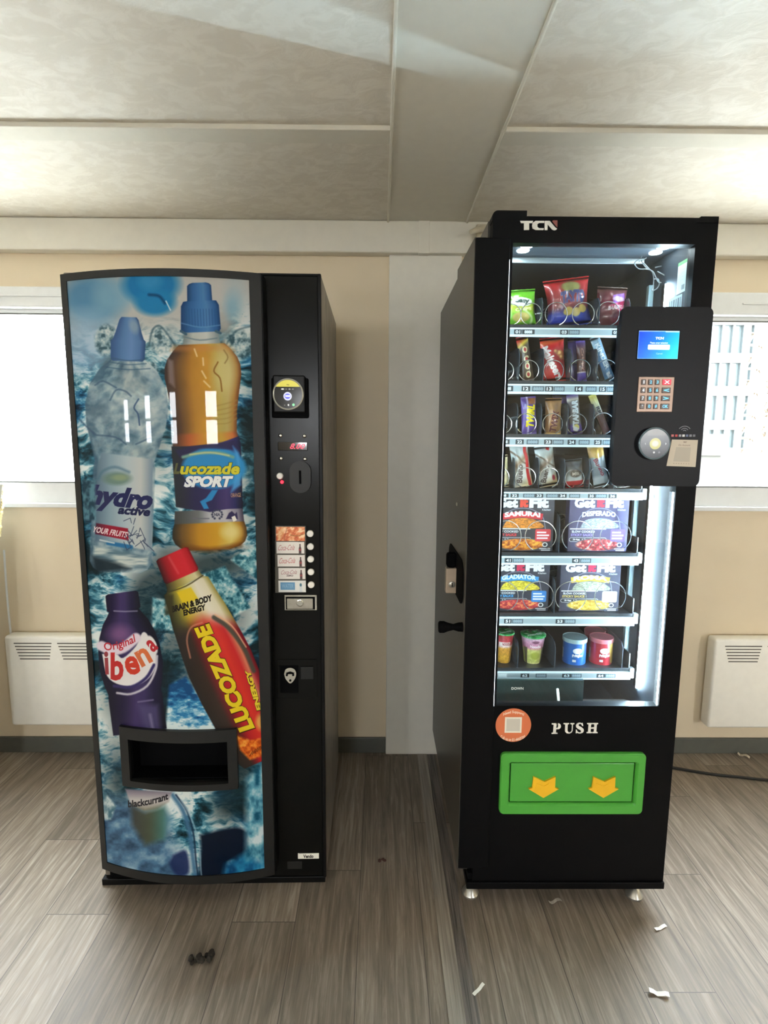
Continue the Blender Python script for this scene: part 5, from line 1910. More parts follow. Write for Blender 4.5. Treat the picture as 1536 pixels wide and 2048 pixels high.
# ================================================================ GOODS IN THE SNACK MACHINE
def pouch(name, art, w, h, d, seed=0, rough=.3, crimp=.06, waist=.06):
    """Sealed foil packet: flat crimped ends, puffed middle, small creases."""
    b = MB()
    nx, nz = 14, 22
    def pt(i, j, sgn):
        s, t = i / nx * 2 - 1, j / nz
        tt = np.clip((t - crimp) / (1 - 2 * crimp), 0, 1)
        pf = (1 - abs(s) ** 2.4) ** .75 * (sin(pi * tt) ** .45 if 0 < tt < 1 else 0)
        ww = w / 2 * (1 - waist * sin(pi * t) + .02 * (float(vnoise(np.array(t * 7), np.array(seed + .5), 3)) - .5))
        cr = ((float(vnoise(np.array(s * 3.5 + seed), np.array(t * 5.0), 9)) - .5) * .5 + (float(vnoise(np.array(s * 8 + seed), np.array(t * 11.0), 19)) - .5) * .3) * pf
        zig = (.006 * h if (i % 2 == 0 and j in (0, nz)) else 0) * (1 if j else -0)
        edge = .0006 + .002 * (float(vnoise(np.array(s * 4 + seed), np.array(j * .9), 12)) - .5) * (1 if j in (0, 1, nz - 1, nz) else 0)
        return (s * ww, sgn * (d / 2 * (pf + cr) + .0006) + edge, t * h - zig)
    for sgn in (-1, 1):
        g = {}
        for i in range(nx + 1):
            for j in range(nz + 1):
                g[i, j] = b.bm.verts.new(pt(i, j, sgn))
        for i in range(nx):
            for j in range(nz):
                ids = ((i, j), (i + 1, j), (i + 1, j + 1), (i, j + 1))
                f = b.bm.faces.new([g[q] for q in (ids if sgn < 0 else ids[::-1])])
                for lp, (ii, jj) in zip(f.loops, ids if sgn < 0 else ids[::-1]):
                    lp[b.uv].uv = (ii / nx, jj / nz)
    bmesh.ops.remove_doubles(b.bm, verts=b.bm.verts, dist=.0014)
    return b.build(name, print_mat(name + '_artwork', art, rough, coat=.35, spec=.6), None, smooth=True, sharp=75)


def spot_on_tray(o, r, ub, ut, vt, y, lift=0.0):
    """Stand o on tray r; its foot under column ub, its top under (ut, vt)."""
    vb = RAILS[r][0]
    a, c = TP(ub, vb, y), TP(ut, vt, y)
    lean = atan2(c[0] - a[0], c[2] - TRAY_Z[r])
    o.location = (TO[0] + a[0], TO[1] + y, TRAY_Z[r] + lift)
    o.rotation_euler = (0, lean, 0)


def pack(name, label, cat, art, r, ub, ut, vt, wpx, d=.018, dy=.036, group=None, tilt=0.0, **k):
    y = TY + dy
    vb = RAILS[r][0]
    a, c = TP(ub, vb, y), TP(ut, vt, y)
    h_ = sqrt((c[0] - a[0]) ** 2 + (c[2] - TRAY_Z[r]) ** 2)
    w_ = TP(ub + wpx, vb, y)[0] - a[0]
    lean = atan2(c[0] - a[0], c[2] - TRAY_Z[r])
    o = pouch(name, art, w_, h_, d, seed=ub * .37, **k)
    spot_on_tray(o, r, ub, ut, vt, y, abs(sin(lean)) * w_ / 2 + .001)
    o.rotation_euler[0] = tilt
    return tag(o, label, cat, group)


def canv(w, h, bg):
    return Canvas(w, h, bg)


def full(c, fn):
    c.all(np.ones((c.h, c.w)), fn)


def foil(c, seed, amt=.28):
    """Foil sheen put into the artwork colour as random streaks."""
    n_ = fbm(c.U / 22 + seed, c.V / 40, 3, seed)
    c.C[:] = np.clip(c.C * (1 - amt / 2 + amt * n_[..., None]), 0, 255)


G1, G2, G3, G4 = 'crisp packets on the top tray', 'chocolate bars on the second tray', 'chocolate bars on the third tray', 'wafer bars on the fourth tray'
# top tray
c = canv(150, 210, (112, 190, 40))
full(c, lambda u, v: ramp(v / 210, [(0, (96, 176, 44)), (.35, (120, 200, 44)), (.5, (206, 210, 70)), (.7, (130, 206, 50)), (1, (110, 196, 40))]))
c.ell(90, 78, 46, 26, (236, 242, 236), 4)
c.text('easy', 92, 78, 64, 26, (60, 84, 76), 0, 0, .05)
c.text('CHIPS', 96, 118, 70, 18, (250, 246, 190), .1, 0, .04)
c.ell(86, 160, 36, 26, (214, 196, 110), 6)
c.line([(100, 120), (130, 160), (126, 200)], 10, (232, 236, 206), 6, .7, smooth=4)
pack('crisp_packet', 'lime green crisp packet at the left end of the top tray', 'crisps', c.C, 0, 1034, 1032, 583, 76, .05, .05, G1)
c = canv(200, 210, (186, 34, 40))
full(c, lambda u, v: ramp(v / 210, [(0, (206, 40, 44)), (.3, (150, 40, 40)), (.62, (120, 50, 56)), (.74, (40, 56, 150)), (1, (30, 60, 170))]))
c.ell(110, 44, 46, 26, (150, 146, 84), 8)
c.text('TAYTO', 116, 92, 120, 54, (70, 74, 120), 0, .05, .07, 6, out=(150, 146, 160), outw=.02)
for x_, y_ in ((88, 150), (126, 156), (160, 142)):
    c.ell(x_, y_, 22, 18, (196, 172, 90), 5)
foil(c, 3)
pack('crisp_packet', 'large red and blue crisp packet in the middle of the top tray', 'crisps', c.C, 0, 1138, 1131, 564, 92, .055, .05, G1, waist=.14)
c = canv(150, 190, (96, 40, 44))
full(c, lambda u, v: ramp(v / 190, [(0, (84, 60, 50)), (.4, (120, 40, 60)), (.7, (96, 34, 44)), (1, (120, 60, 66))]))
c.poly([(70, 44), (130, 30), (140, 80), (64, 88)], (150, 96, 190), 4)
c.ell(100, 62, 34, 14, (214, 190, 214), 4)
c.poly([(50, 92), (150, 60), (150, 130), (110, 124), (90, 110)], (204, 50, 110), 4)
c.text('BARBECUE', 96, 98, 92, 18, (246, 226, 230), .12, .1, .04)
foil(c, 5)
pack('crisp_packet', 'dark red and pink crisp packet reading BARBECUE beside the control panel', 'crisps', c.C, 0, 1217, 1225, 576, 60, .05, .05, G1)

# second tray
c = canv(70, 220, (60, 48, 36))
full(c, lambda u, v: ramp(v / 220 + (u - 35) / 400, [(0, (206, 40, 50)), (.16, (214, 190, 70)), (.24, (92, 76, 50)), (.6, (64, 48, 34)), (1, (80, 60, 44))]))
for y_, k in ((66, 'O'), (112, 'C'), (146, 'O'), (186, 'O')):
    c.text(k, 38, y_, 30, 34, (206, 196, 150), -.2, 0, .05)
    c.ell(38, y_, 8, 9, (170, 40, 40), 3)
pack('chocolate_bar', 'dark brown bar with a red and yellow top, leftmost on the second tray', 'chocolate bar', c.C, 1, 1057, 1043, 676, 24, group=G2)
c = canv(110, 220, (200, 36, 40))
full(c, lambda u, v: ramp(v / 220 + (u / 110 - .5) * .1, [(0, (206, 40, 44)), (.1, (226, 110, 60)), (.2, (200, 34, 40)), (.5, (150, 34, 34)), (.75, (196, 40, 44)), (1, (214, 46, 46))]))
for x_, y_, r_ in ((84, 84, 17), (66, 74, 11), (92, 104, 12)):
    c.ell(x_, y_, r_, r_, (170, 110, 66), 5)
    c.ell(x_ - 4, y_ - 4, r_ * .5, r_ * .5, (230, 190, 120), 6)
c.text('Maltesers', 46, 128, 178, 40, (240, 232, 230), -1.15, .1, .045)
foil(c, 7, .2)
pack('chocolate_pouch', 'wide red chocolate pouch standing on the second tray', 'chocolate', c.C, 1, 1108, 1103, 678, 48, .03, .04, G2)
c = canv(70, 220, (86, 54, 60))
full(c, lambda u, v: ramp(v / 220, [(0, (84, 66, 150)), (.12, (96, 60, 96)), (.2, (104, 66, 58)), (.72, (96, 52, 48)), (.76, (214, 210, 220)), (.78, (96, 76, 170)), (1, (84, 66, 160))]))
c.text('Crispy', 38, 100, 120, 28, (170, 120, 104), -1.5, 0, .03)
pack('chocolate_bar', 'slim brown and purple bar right of the wide red chocolate pouch', 'chocolate bar', c.C, 1, 1164, 1161, 683, 19, group=G2)
c = canv(70, 220, (140, 178, 204))
full(c, lambda u, v: ramp(v / 220, [(0, (196, 220, 230)), (.2, (150, 190, 212)), (.6, (84, 130, 170)), (1, (110, 156, 190))]))
c.text('KINDER', 34, 98, 130, 34, (226, 238, 242), -1.5, 0, .05, out=(60, 96, 140), outw=.02)
c.text('&B', 36, 192, 40, 28, (232, 240, 244), -1.2, 0, .05)
pack('chocolate_bar', 'leaning pale blue and white bar, rightmost on the second tray', 'chocolate bar', c.C, 1, 1221, 1188, 678, 20, group=G2)
c = canv(70, 160, (80, 62, 140))
foil(c, 9)
pack('chocolate_bar', 'plain purple bar end showing behind the slim brown and purple bar', 'chocolate bar', c.C, 1, 1150, 1148, 677, 26, .016, .10, G2)

# third tray
c = canv(70, 220, (86, 60, 150))
full(c, lambda u, v: ramp(u / 70, [(0, (96, 70, 160)), (.3, (80, 56, 140)), (.42, (196, 186, 210)), (.5, (86, 60, 140)), (1, (78, 52, 138))]))
c.rect(34, 10, 68, 44, (150, 90, 50), 5)
c.text('TWIRL', 42, 112, 136, 40, (240, 220, 20), 1.5, .25, .06)
pack('chocolate_bar', 'purple bar with big yellow lettering, leftmost on the third tray', 'chocolate bar', c.C, 2, 1058, 1056, 795, 30, group=G3)
c = canv(90, 200, (166, 122, 76))
full(c, lambda u, v: ramp(u / 90, [(0, (120, 84, 50)), (.3, (176, 132, 84)), (.6, (150, 108, 66)), (1, (186, 146, 96))]))
c.text('TWIX', 48, 128, 116, 40, (96, 40, 44), 1.45, .1, .05, out=(226, 196, 170), outw=.02)
c.line([(6, 190), (84, 194)], 5, (226, 190, 110), 3)
pack('chocolate_bar', 'gold bar with dark red lettering beside the purple one on the third tray', 'chocolate bar', c.C, 2, 1105, 1107, 797, 33, .024, group=G3)
c = canv(70, 220, (92, 80, 96))
full(c, lambda u, v: ramp(v / 220, [(0, (80, 60, 140)), (.12, (206, 200, 180)), (.2, (96, 92, 96)), (.7, (110, 104, 96)), (.8, (84, 60, 150)), (1, (90, 66, 160))]))
c.text('STARBAR', 36, 108, 156, 38, (222, 232, 236), 1.5, .05, .06)
c.ell(34, 184, 18, 20, (226, 214, 120), 4)
c.poly([(18, 170), (50, 190), (40, 206), (14, 196)], (240, 240, 240), 4)
pack('chocolate_bar', 'silver and purple bar with pale upright lettering on the third tray', 'chocolate bar', c.C, 2, 1153, 1144, 792, 24, group=G3)
c = canv(50, 220, (200, 190, 120))
full(c, lambda u, v: ramp(v / 220, [(0, (226, 214, 100)), (.25, (196, 196, 150)), (.42, (150, 150, 144)), (.55, (92, 60, 60)), (.85, (110, 70, 76)), (1, (96, 60, 60))]))
c.text('RM', 26, 90, 44, 26, (66, 70, 74), -1.5, 0, .03)
pack('chocolate_bar', 'thin leaning yellow and brown bar, rightmost on the third tray', 'chocolate bar', c.C, 2, 1214, 1183, 793, 15, group=G3)
c = canv(70, 160, (74, 54, 136))
foil(c, 11)
pack('chocolate_bar', 'plain purple bar end peeping out behind the gold and silver bars', 'chocolate bar', c.C, 2, 1124, 1126, 789, 40, .016, .11, G3)

# fourth tray
def wafer(seed):
    c = canv(80, 220, (206, 212, 208))
    full(c, lambda u, v: ramp(v / 220 + (u - 40) / 260, [(0, (214, 224, 224)), (.25, (196, 206, 204)), (.4, (150, 120, 90)), (.5, (206, 200, 190)), (.8, (222, 222, 214)), (1, (220, 200, 150))]))
    c.line([(0, 30), (30, 64), (44, 90), (70, 110)], 8, (110, 84, 62), 5, .9, smooth=4)
    c.text('Bueno', 26, 150, 96, 26, (90, 70, 66), 1.45, .1, .03)
    c.line([(70, 0), (62, 40), (68, 80), (64, 150), (70, 214)], 14, (206, 40, 44), 4, 1, smooth=5)
    foil(c, seed, .2)
    return c.C
pack('wafer_bar', 'tall white wafer bar with a red right edge on the fourth tray', 'wafer bar', wafer(13), 3, 1047, 1036, 892, 36, .024, .04, G4)
c = canv(80, 220, (190, 194, 186))
full(c, lambda u, v: ramp(v / 220 + (u - 40) / 260, [(0, (206, 218, 220)), (.25, (180, 186, 180)), (.42, (130, 106, 84)), (.52, (170, 168, 160)), (.75, (220, 222, 216)), (1, (206, 180, 130))]))
c.line([(0, 40), (30, 70), (50, 96), (76, 120)], 7, (92, 72, 56), 5, .9, smooth=4)
c.poly([(50, 0), (66, 0), (60, 30), (48, 24)], (206, 44, 48), 3)
c.text('Bueno', 28, 150, 92, 24, (84, 70, 66), 1.3, .1, .03)
c.ell(64, 176, 7, 14, (170, 36, 60), 4)
pack('wafer_bar', 'tall grey and white wafer bar second from the left on the fourth tray', 'wafer bar', c.C, 3, 1097, 1086, 895, 37, .024, .04, G4)
c = canv(100, 140, (176, 182, 182))
full(c, lambda u, v: ramp(v / 140, [(0, (110, 112, 112)), (.2, (70, 72, 74)), (.4, (130, 128, 120)), (.62, (206, 216, 214)), (.75, (226, 230, 226)), (.78, (214, 44, 54)), (1, (216, 50, 60))]))
c.ell(54, 70, 34, 20, (96, 84, 72), 6)
c.text('Milk', 56, 72, 44, 16, (214, 206, 190), 0, 0, .03)
pack('wafer_bar', 'short white packet with a red foot on the fourth tray', 'wafer bar', c.C, 3, 1149, 1146, 921, 36, .024, .04, G4)
c = canv(90, 220, (170, 180, 184))
full(c, lambda u, v: ramp(v / 220, [(0, (206, 196, 160)), (.1, (196, 150, 80)), (.26, (206, 170, 96)), (.3, (160, 172, 178)), (.7, (140, 156, 164)), (.78, (214, 224, 226)), (1, (222, 230, 230))]))
c.ell(46, 40, 36, 30, (214, 170, 84), 5)
c.text('Bueno', 42, 116, 96, 24, (150, 44, 64), -1.25, .1, .03)
pack('wafer_bar', 'grey wafer bar with a round gold top on the fourth tray', 'wafer bar', c.C, 3, 1203, 1189, 894, 32, .024, .04, G4)
c = canv(60, 200, (220, 206, 160))
foil(c, 17)
pack('wafer_bar', 'cream wafer bar cut off by the left frame on the fourth tray', 'wafer bar', c.C, 3, 1003, 1000, 912, 30, .02, .04, G4)
c = canv(60, 200, (222, 226, 226))
foil(c, 19)
pack('wafer_bar', 'white wafer packet whose foot shows below the control panel', 'wafer bar', c.C, 3, 1243, 1240, 915, 32, .02, .04, G4)


# fifth and sixth trays: sleeved meals
def meal(title, band, title_col, rice, food, sauce, bg, flag, roof):
    c = canv(300, 300, bg)
    full(c, lambda u, v: np.array(bg) * (1 + .25 * (u / 300)[..., None]))
    c.text('Get', 76, 34, 104, 54, (236, 240, 240), 0, 0, .07)
    c.text('it', 156, 32, 40, 52, roof, 0, 0, .07)
    c.text('Fit', 226, 34, 92, 54, (236, 240, 240), 0, 0, .07)
    c.text('Kitchen', 262, 70, 40, 10, (200, 204, 206), 0, 0, .02)
    c.line([(40, 180), (56, 110), (100, 72), (150, 62), (200, 72), (246, 110), (262, 180)], 4, (150, 150, 170), 2, .9, smooth=5)
    c.poly([(58, 170), (84, 128), (150, 116), (216, 128), (246, 170)], lambda u, v: ramp(fbm(u / 7, v / 5, 3, int(rice[0])), [(.25, tuple(.72 * k for k in rice)), (.6, rice), (.85, tuple(min(255, 1.12 * k) for k in rice))]), 3, smooth=4)
    if band:
        c.poly([(52, 92), (150, 78), (248, 92), (244, 126), (150, 112), (56, 126)], band, 2)
    c.text(title, 150, 100 if band else 98, 168, 28, title_col, 0, 0, .05, 9)
    c.rect(8, 172, 190, 178, (224, 228, 228), 2)
    c.text('SLOW COOKED', 76, 190, 116, 12, (226, 230, 230), 0, 0, .03)
    c.text('STICKY SAUCE', 70, 208, 112, 14, sauce, 0, 0, .04)
    c.poly(rrect(6, 196, 222, 246, 11), (190, 196, 200), 2)
    c.poly(rrect(9, 193, 225, 243, 9), (44, 46, 56), 2)
    c.text('34g 12g 48g 6g', 100, 234, 150, 10, (226, 230, 230), 0, 0, .03)
    c.ell(150, 262, 116, 36, (90, 92, 104), 2, .9)
    c.ell(150, 262, 108, 32, lambda u, v: ramp(fbm(u / 13, v / 11, 3, int(food[0][0])), [(.25, food[0]), (.5, food[1]), (.75, food[2])]), 4)
    c.poly(rrect(214, 288, 176, 244, 8), flag, 3)
    for k, w_ in enumerate((44, 58, 52)):
        c.rect(222, 190 + k * 16, 222 + w_, 199 + k * 16, (240, 240, 244), 2, .95)
    c.ell(262, 262, 13, 13, (226, 230, 230), 2)
    c.ell(262, 262, 8, 8, bg, 2)
    c.rect(236, 282, 288, 287, (220, 224, 226), 2)
    c.rect(244, 291, 288, 296, (220, 224, 226), 2)
    c.poly([(0, 252), (60, 300), (0, 300)], (70, 66, 84), 8, .8)
    return c.C


def meal_box(label, art, r, u0, u1, vt, lean=0.0, dy=.044, group=None):
    y = TY + dy
    x0, x1 = TP(u0, RAILS[r][0], y)[0], TP(u1, RAILS[r][0], y)[0]
    h_ = TP((u0 + u1) / 2, vt, y)[2] - TRAY_Z[r]
    w_ = x1 - x0
    b = MB()
    b.box(-w_ / 2, w_ / 2, -.017, .017, 0, h_, .0015, 1)
    for f in b.bm.faces:
        c = f.calc_center_median()
        for lp in f.loops:
            q = lp.vert.co
            lp[b.uv].uv = (q.x / w_ + .5, q.z / h_) if abs(f.normal.y) > .3 or abs(c.y) > .0165 else (.02, .6)
    o = b.build('meal_box', print_mat('meal_artwork', art, .4, coat=.2), None)
    o.location = (TO[0] + (x0 + x1) / 2, TO[1] + y, TRAY_Z[r] + .001)
    o.rotation_euler = (-.0, lean, 0)
    return tag(o, label, 'ready meal', group)


G5 = 'boxed ready meals on the two lower trays'
meal_box('dark meal box with a red SAMURAI banner on the fifth tray', meal('SAMURAI', (206, 44, 56), (250, 246, 240), (226, 140, 44), ((150, 70, 30), (226, 130, 40), (246, 186, 70)), (226, 50, 60), (44, 44, 52), (206, 50, 60), (226, 70, 50)), 4, 976, 1101, 993, group=G5)
meal_box('dark violet meal box titled DESPERADO on the fifth tray', meal('DESPERADO', None, (232, 238, 242), (176, 186, 190), ((110, 40, 44), (196, 60, 66), (246, 200, 170)), (150, 130, 200), (66, 62, 92), (126, 96, 190), (206, 40, 70)), 4, 1130, 1247, 993, group=G5)
meal_box('dark meal box with a blue GLADIATOR banner on the sixth tray', meal('GLADIATOR', (60, 146, 206), (220, 238, 244), (226, 206, 60), ((150, 40, 40), (206, 60, 66), (240, 170, 90)), (60, 160, 226), (44, 46, 56), (54, 130, 206), (206, 40, 80)), 5, 972, 1092, 1121, group=G5)
meal_box('dark meal box with a yellow ROMA banner on the sixth tray', meal('ROMA', (236, 190, 60), (250, 246, 226), (176, 184, 160), ((170, 130, 40), (226, 190, 70), (250, 236, 170)), (206, 180, 90), (60, 60, 76), (240, 230, 196), (206, 40, 80)), 5, 1113, 1231, 1123, group=G5)


# bottom tray: noodle cups and crisp tubes
def cup(label, art, lidart, r, u, vt, wpx, dy, group):
    y = TY + dy
    base = TP(u, RAILS[r][0], y)
    h_ = TP(u, vt, y)[2] - TRAY_Z[r]
    rt_ = (TP(u + wpx / 2, vt, y)[0] - TP(u - wpx / 2, vt, y)[0]) / 2
    t_ = thing('noodle_cup', label, 'noodles', (TO[0] + base[0], TO[1] + y, TRAY_Z[r]), 0, group)
    b = MB()
    b.lathe((0, 0, 0), [(rt_ * .62, 0), (rt_ * .66, .004), (rt_ * .92, h_ - .004), (rt_ * .92, h_ - .002)], 40, uvs=True)
    b.build('cup', print_mat('cup_artwork', art, .4, coat=.2), t_, smooth=True)
    b = MB()
    b.lathe((0, 0, 0), [(rt_ * .95, h_ - .006), (rt_, h_ - .005), (rt_, h_ - .001), (rt_ * .97, h_), (rt_ * .3, h_ + .0006)], 40)
    lidm = print_mat('lid_artwork', lidart, .25, coat=.3)
    lo = b.build('lid', lidm, t_, smooth=True)
    me = lo.data
    for pl in me.polygons:
        for li in pl.loop_indices:
            co = me.vertices[me.loops[li].vertex_index].co
            me.uv_layers['uv'].data[li].uv = (.5 + .5 * co.x / rt_, .5 + .5 * co.y / rt_)
    return t_


def wrap(fn):
    c = canv(360, 150, (200, 200, 200))
    fn(c)
    return c.C
lidc = canv(128, 128, (60, 150, 80))
lidc.C[:] = ramp(fbm(lidc.U / 26, lidc.V / 18, 3, 141), [(.25, (30, 120, 56)), (.5, (60, 160, 84)), (.75, (196, 226, 200))])
lidc.text('noodle', 64, 84, 80, 20, (226, 240, 226), .3, 0, .04)
def cupa(c):
    full(c, lambda u, v: ramp(v / 150, [(0, (150, 40, 44)), (.3, (206, 70, 80)), (.42, (230, 200, 190)), (.5, (214, 150, 60)), (.8, (226, 170, 60)), (1, (206, 150, 50))]))
    c.C[:] = np.clip(c.C * (.8 + .4 * fbm(c.U / 9, c.V / 6, 3, 143)[..., None]), 0, 255)
    c.rect(130, 40, 210, 60, (240, 226, 220), 3)
    c.text('NOODLES', 190, 50, 70, 14, (150, 30, 40), 0, 0, .03)
def cupb(c):
    full(c, lambda u, v: ramp(v / 150, [(0, (60, 150, 70)), (.1, (214, 170, 196)), (.4, (206, 130, 160)), (.5, (206, 206, 120)), (.9, (196, 200, 110)), (1, (220, 214, 150))]))
    c.C[:] = np.clip(c.C * (.85 + .3 * fbm(c.U / 8, c.V / 8, 3, 145)[..., None]), 0, 255)
    for x_ in (120, 232):
        c.poly([(x_ - 10, 60), (x_ + 14, 60), (x_ + 8, 150), (x_ - 6, 150)], (92, 84, 60), 4)
    c.ell(180, 28, 18, 8, (120, 70, 96), 4)
    c.text('Noodle', 180, 52, 60, 16, (250, 240, 244), 0, 0, .03)
    c.ell(182, 104, 30, 20, (170, 176, 70), 8)
G7 = 'cups and tubes on the bottom tray'
cup('red and yellow noodle cup with a green lid, cut off by the left frame', wrap(cupa), lidc.C, 6, 1006, 1262, 40, .06, G7)
cup('pink and yellow noodle cup with a green lid beside the blue crisp tube', wrap(cupb), lidc.C, 6, 1063, 1266, 50, .06, G7)


def tube_can(label, col, band, lidcol, r, u, vt, wpx, dy, group):
    y = TY + dy
    base = TP(u, RAILS[r][0], y)
    h_ = TP(u, vt, y)[2] - TRAY_Z[r]
    r0 = (TP(u + wpx / 2, vt, y)[0] - TP(u - wpx / 2, vt, y)[0]) / 2
    c = canv(400, 160, col)
    full(c, lambda u, v: np.array(col) * (.9 + .2 * (v / 160)[..., None]))
    c.rect(60, 60, 112, 130, (196, 206, 214), 2)
    for k in range(6):
        c.rect(66 + k * 7, 66, 69 + k * 7, 124, (110, 120, 140), 2)
    if band:
        c.poly([(226, 20), (270, 10), (290, 150), (244, 150), (236, 90)], band, 6)
    c.ell(204, 62, 27, 20, (244, 244, 244), 2)
    c.text('Pringles', 204, 98, 60, 26, (246, 246, 250), .06, .05, .06, 4, out=(30, 40, 70) if not band else (150, 20, 30), outw=.02)
    c.rect(176, 122, 196, 138, (236, 238, 240), 2)
    t_ = thing('crisp_tube', label, 'crisps', (TO[0] + base[0], TO[1] + y, TRAY_Z[r]), radians(-6), group)
    b = MB()
    b.lathe((0, 0, 0), [(r0 * .93, 0), (r0 * .95, .002), (r0 * .95, h_ - .008)], 44, uvs=True)
    b.build('can', print_mat('tube_artwork', c.C, .3, coat=.4), t_, smooth=True)
    b = MB()
    b.lathe((0, 0, 0), [(r0 * .96, h_ - .014), (r0 * 1.0, h_ - .013), (r0 * 1.0, h_ - .001), (r0 * .96, h_), (r0 * .92, h_ - .002), (r0 * .2, h_ - .002)], 44)
    b.build('lid', pbr('tube_lid', lidcol, .3, vary=.05), t_, smooth=True)
    return t_
tube_can('short blue crisp tube with a clear grey lid on the bottom tray', (24, 96, 176), None, (150, 176, 180), 6, 1146, 1272, 47, .06, G7)
tube_can('short red crisp tube with a pink lid at the front of the bottom tray', (186, 44, 56), (236, 190, 90), (214, 120, 130), 6, 1199, 1272, 46, .06, G7)
tube_can('red crisp tube standing behind the front red tube', (186, 44, 56), (236, 190, 90), (196, 90, 104), 6, 1185, 1259, 40, .14, G7)

# ================================================================ HEATERS, CABLES, LITTER
def heater(label, x0, x1, z0, z1):
    t_ = thing('panel_heater', label, 'heater', ((x0 + x1) / 2, YW, 0), 0, 'white wall heaters')
    cx = (x0 + x1) / 2
    y0 = -.075
    b = MB()
    b.box(x0 - cx, x1 - cx, y0, -.014, z0, z1, .012, 3)
    b.build('heater_body', pbr('white_heater_enamel', (242, 239, 229), .35, vary=.02), t_, smooth=True)
    b = MB()
    n_ = 4
    wv = (x1 - x0 - .06) / n_
    for c in range(n_):
        for k in range(6):
            a = x0 - cx + .03 + c * wv
            inset = .004 * k
            zz_ = z1 - .030 - k * .0135
            b.box(a + .012 + inset, a + wv - .012 - inset * .6, y0 - .0006, y0 + .004, zz_ - .0022, zz_ + .0022)
    b.build('vent_slots', pbr('shadowed_slot', (92, 88, 80), .7), t_)
    b = MB()
    for xx in (x0 - cx + .1, x1 - cx - .1):
        b.box(xx - .02, xx + .02, -.02, 0, z0 + .08, z1 - .08)
    b.build('wall_bracket', M_ZINC, t_)
    return t_


hz1 = W0.P(100, 1273, YW - .075)[2]
hz0 = W0.P(100, 1452, YW - .075)[2]
hl = W0.P(14, 1360, YW - .075)[0]
heater('white panel heater on the wall behind the drinks machine', hl, hl + .78, hz0, hz1)
hz1 = W0.P(1480, 1279, YW - .075)[2]
hz0 = W0.P(1480, 1457, YW - .075)[2]
hl = W0.P(1424, 1360, YW - .075)[0]
heater('white panel heater on the wall right of the snack machine', hl, hl + .78, hz0, hz1)

# grey board leaning under the left window, its foam edge showing
b = MB()
pt, pb = W0.P(13, 968, YW - .05), W0.P(6, 1180, YW - .14)
zt = pt[2]
b.prism([(YW - .045, zt), (YW - .062, zt), (YW - .40, 0.004), (YW - .383, 0.004)], 'x', pt[0] - .5, pt[0] - .008)
bd = b.build('leaning_board', pbr('grey_board', (186, 186, 178), .6, vary=.05), None, loc=(pt[0] - .25, YW - .2, 0))
tag(bd, 'grey board with a rough yellow edge leaning under the left window', 'board')
b = MB()
rnd = random.Random(4)
o_ = (pt[0] - .25, YW - .2, 0)
for k in range(110):
    f_ = k / 109
    y_ = (YW - .062) * (1 - f_) + (YW - .40) * f_ + .008
    z_ = zt * (1 - f_) + .012 * f_ - .006
    s_ = rnd.uniform(.002, .0075)
    b.box(pt[0] - .009 - o_[0], pt[0] - .009 - o_[0] + s_, y_ - .008 - o_[1], y_ + .008 - o_[1], z_ - .006, z_ + .006, .0015, 1)
b.build('foam_edge', pbr('yellow_foam', (216, 200, 150), .8, vary=.12), bd)
b = MB()
q0, q1, q2 = W0.P(8, 1100, YW - .008), W0.P(14, 1190, YW - .008), W0.P(22, 1272, YW - .012)
b.tube(spline([tuple(q0), tuple(q1), tuple(q2)], 8), .004, 8)
o = b.build('heater_lead', M_PVC, None, smooth=True, loc=tuple(q2))
tag(o, 'pale lead running down the wall to the left panel heater', 'cable')

# black mains leads on the floor
b = MB()
pts = [W0.Z(u, v, .006) for u, v in ((640, 1492), (690, 1493), (740, 1497), (790, 1497), (840, 1494), (885, 1490))]
b.tube(spline([tuple(p) for p in pts], 8), .005, 8)
o = b.build('power_lead', pbr('black_rubber_lead', (20, 19, 18), .45), None, smooth=True, loc=tuple(pts[2]))
tag(o, 'black power lead along the floor between the two machines', 'cable')
b = MB()
pts = [W0.Z(u, v, .006) for u, v in ((1300, 1530), (1345, 1535), (1385, 1542), (1430, 1549), (1480, 1554), (1536, 1560), (1600, 1562))]
b.tube(spline([tuple(p) for p in pts], 8), .0055, 8)
o = b.build('power_lead', bpy.data.materials['black_rubber_lead'], None, smooth=True, loc=tuple(pts[3]))
tag(o, 'black power lead trailing right from the snack machine below the heater', 'cable')
b = MB()
p = W0.Z(885, 1512, .004)
b.tube([(p[0] - .02, p[1] + .02, .004), (p[0], p[1], .006), (p[0] + .012, p[1] - .025, .004)], .003, 6)
o = b.build('cable_tie', M_PVC, None, loc=tuple(p))
tag(o, 'small white plastic tie on the floor at the joint strip by the wall', 'cable tie')

# small sensor fixed to the trunking
p = W0.P(962, 466, YW - .055)
t_ = thing('wall_sensor', 'small beige nozzle fixed to the trunking beside the snack machine top', 'sensor', tuple(p))
b = MB()
b.box(-.022, .03, -.022, .004, -.026, .026, .006)
b.build('mount', pbr('beige_plastic', (196, 188, 166), .4), t_)
b = MB()
b.tube([(.006, -.03, .006), (-.02, -.05, -.006), (-.05, -.07, -.022)], [.013, .011, .0085], 14)
b.build('nozzle', bpy.data.materials['beige_plastic'], t_, smooth=True)


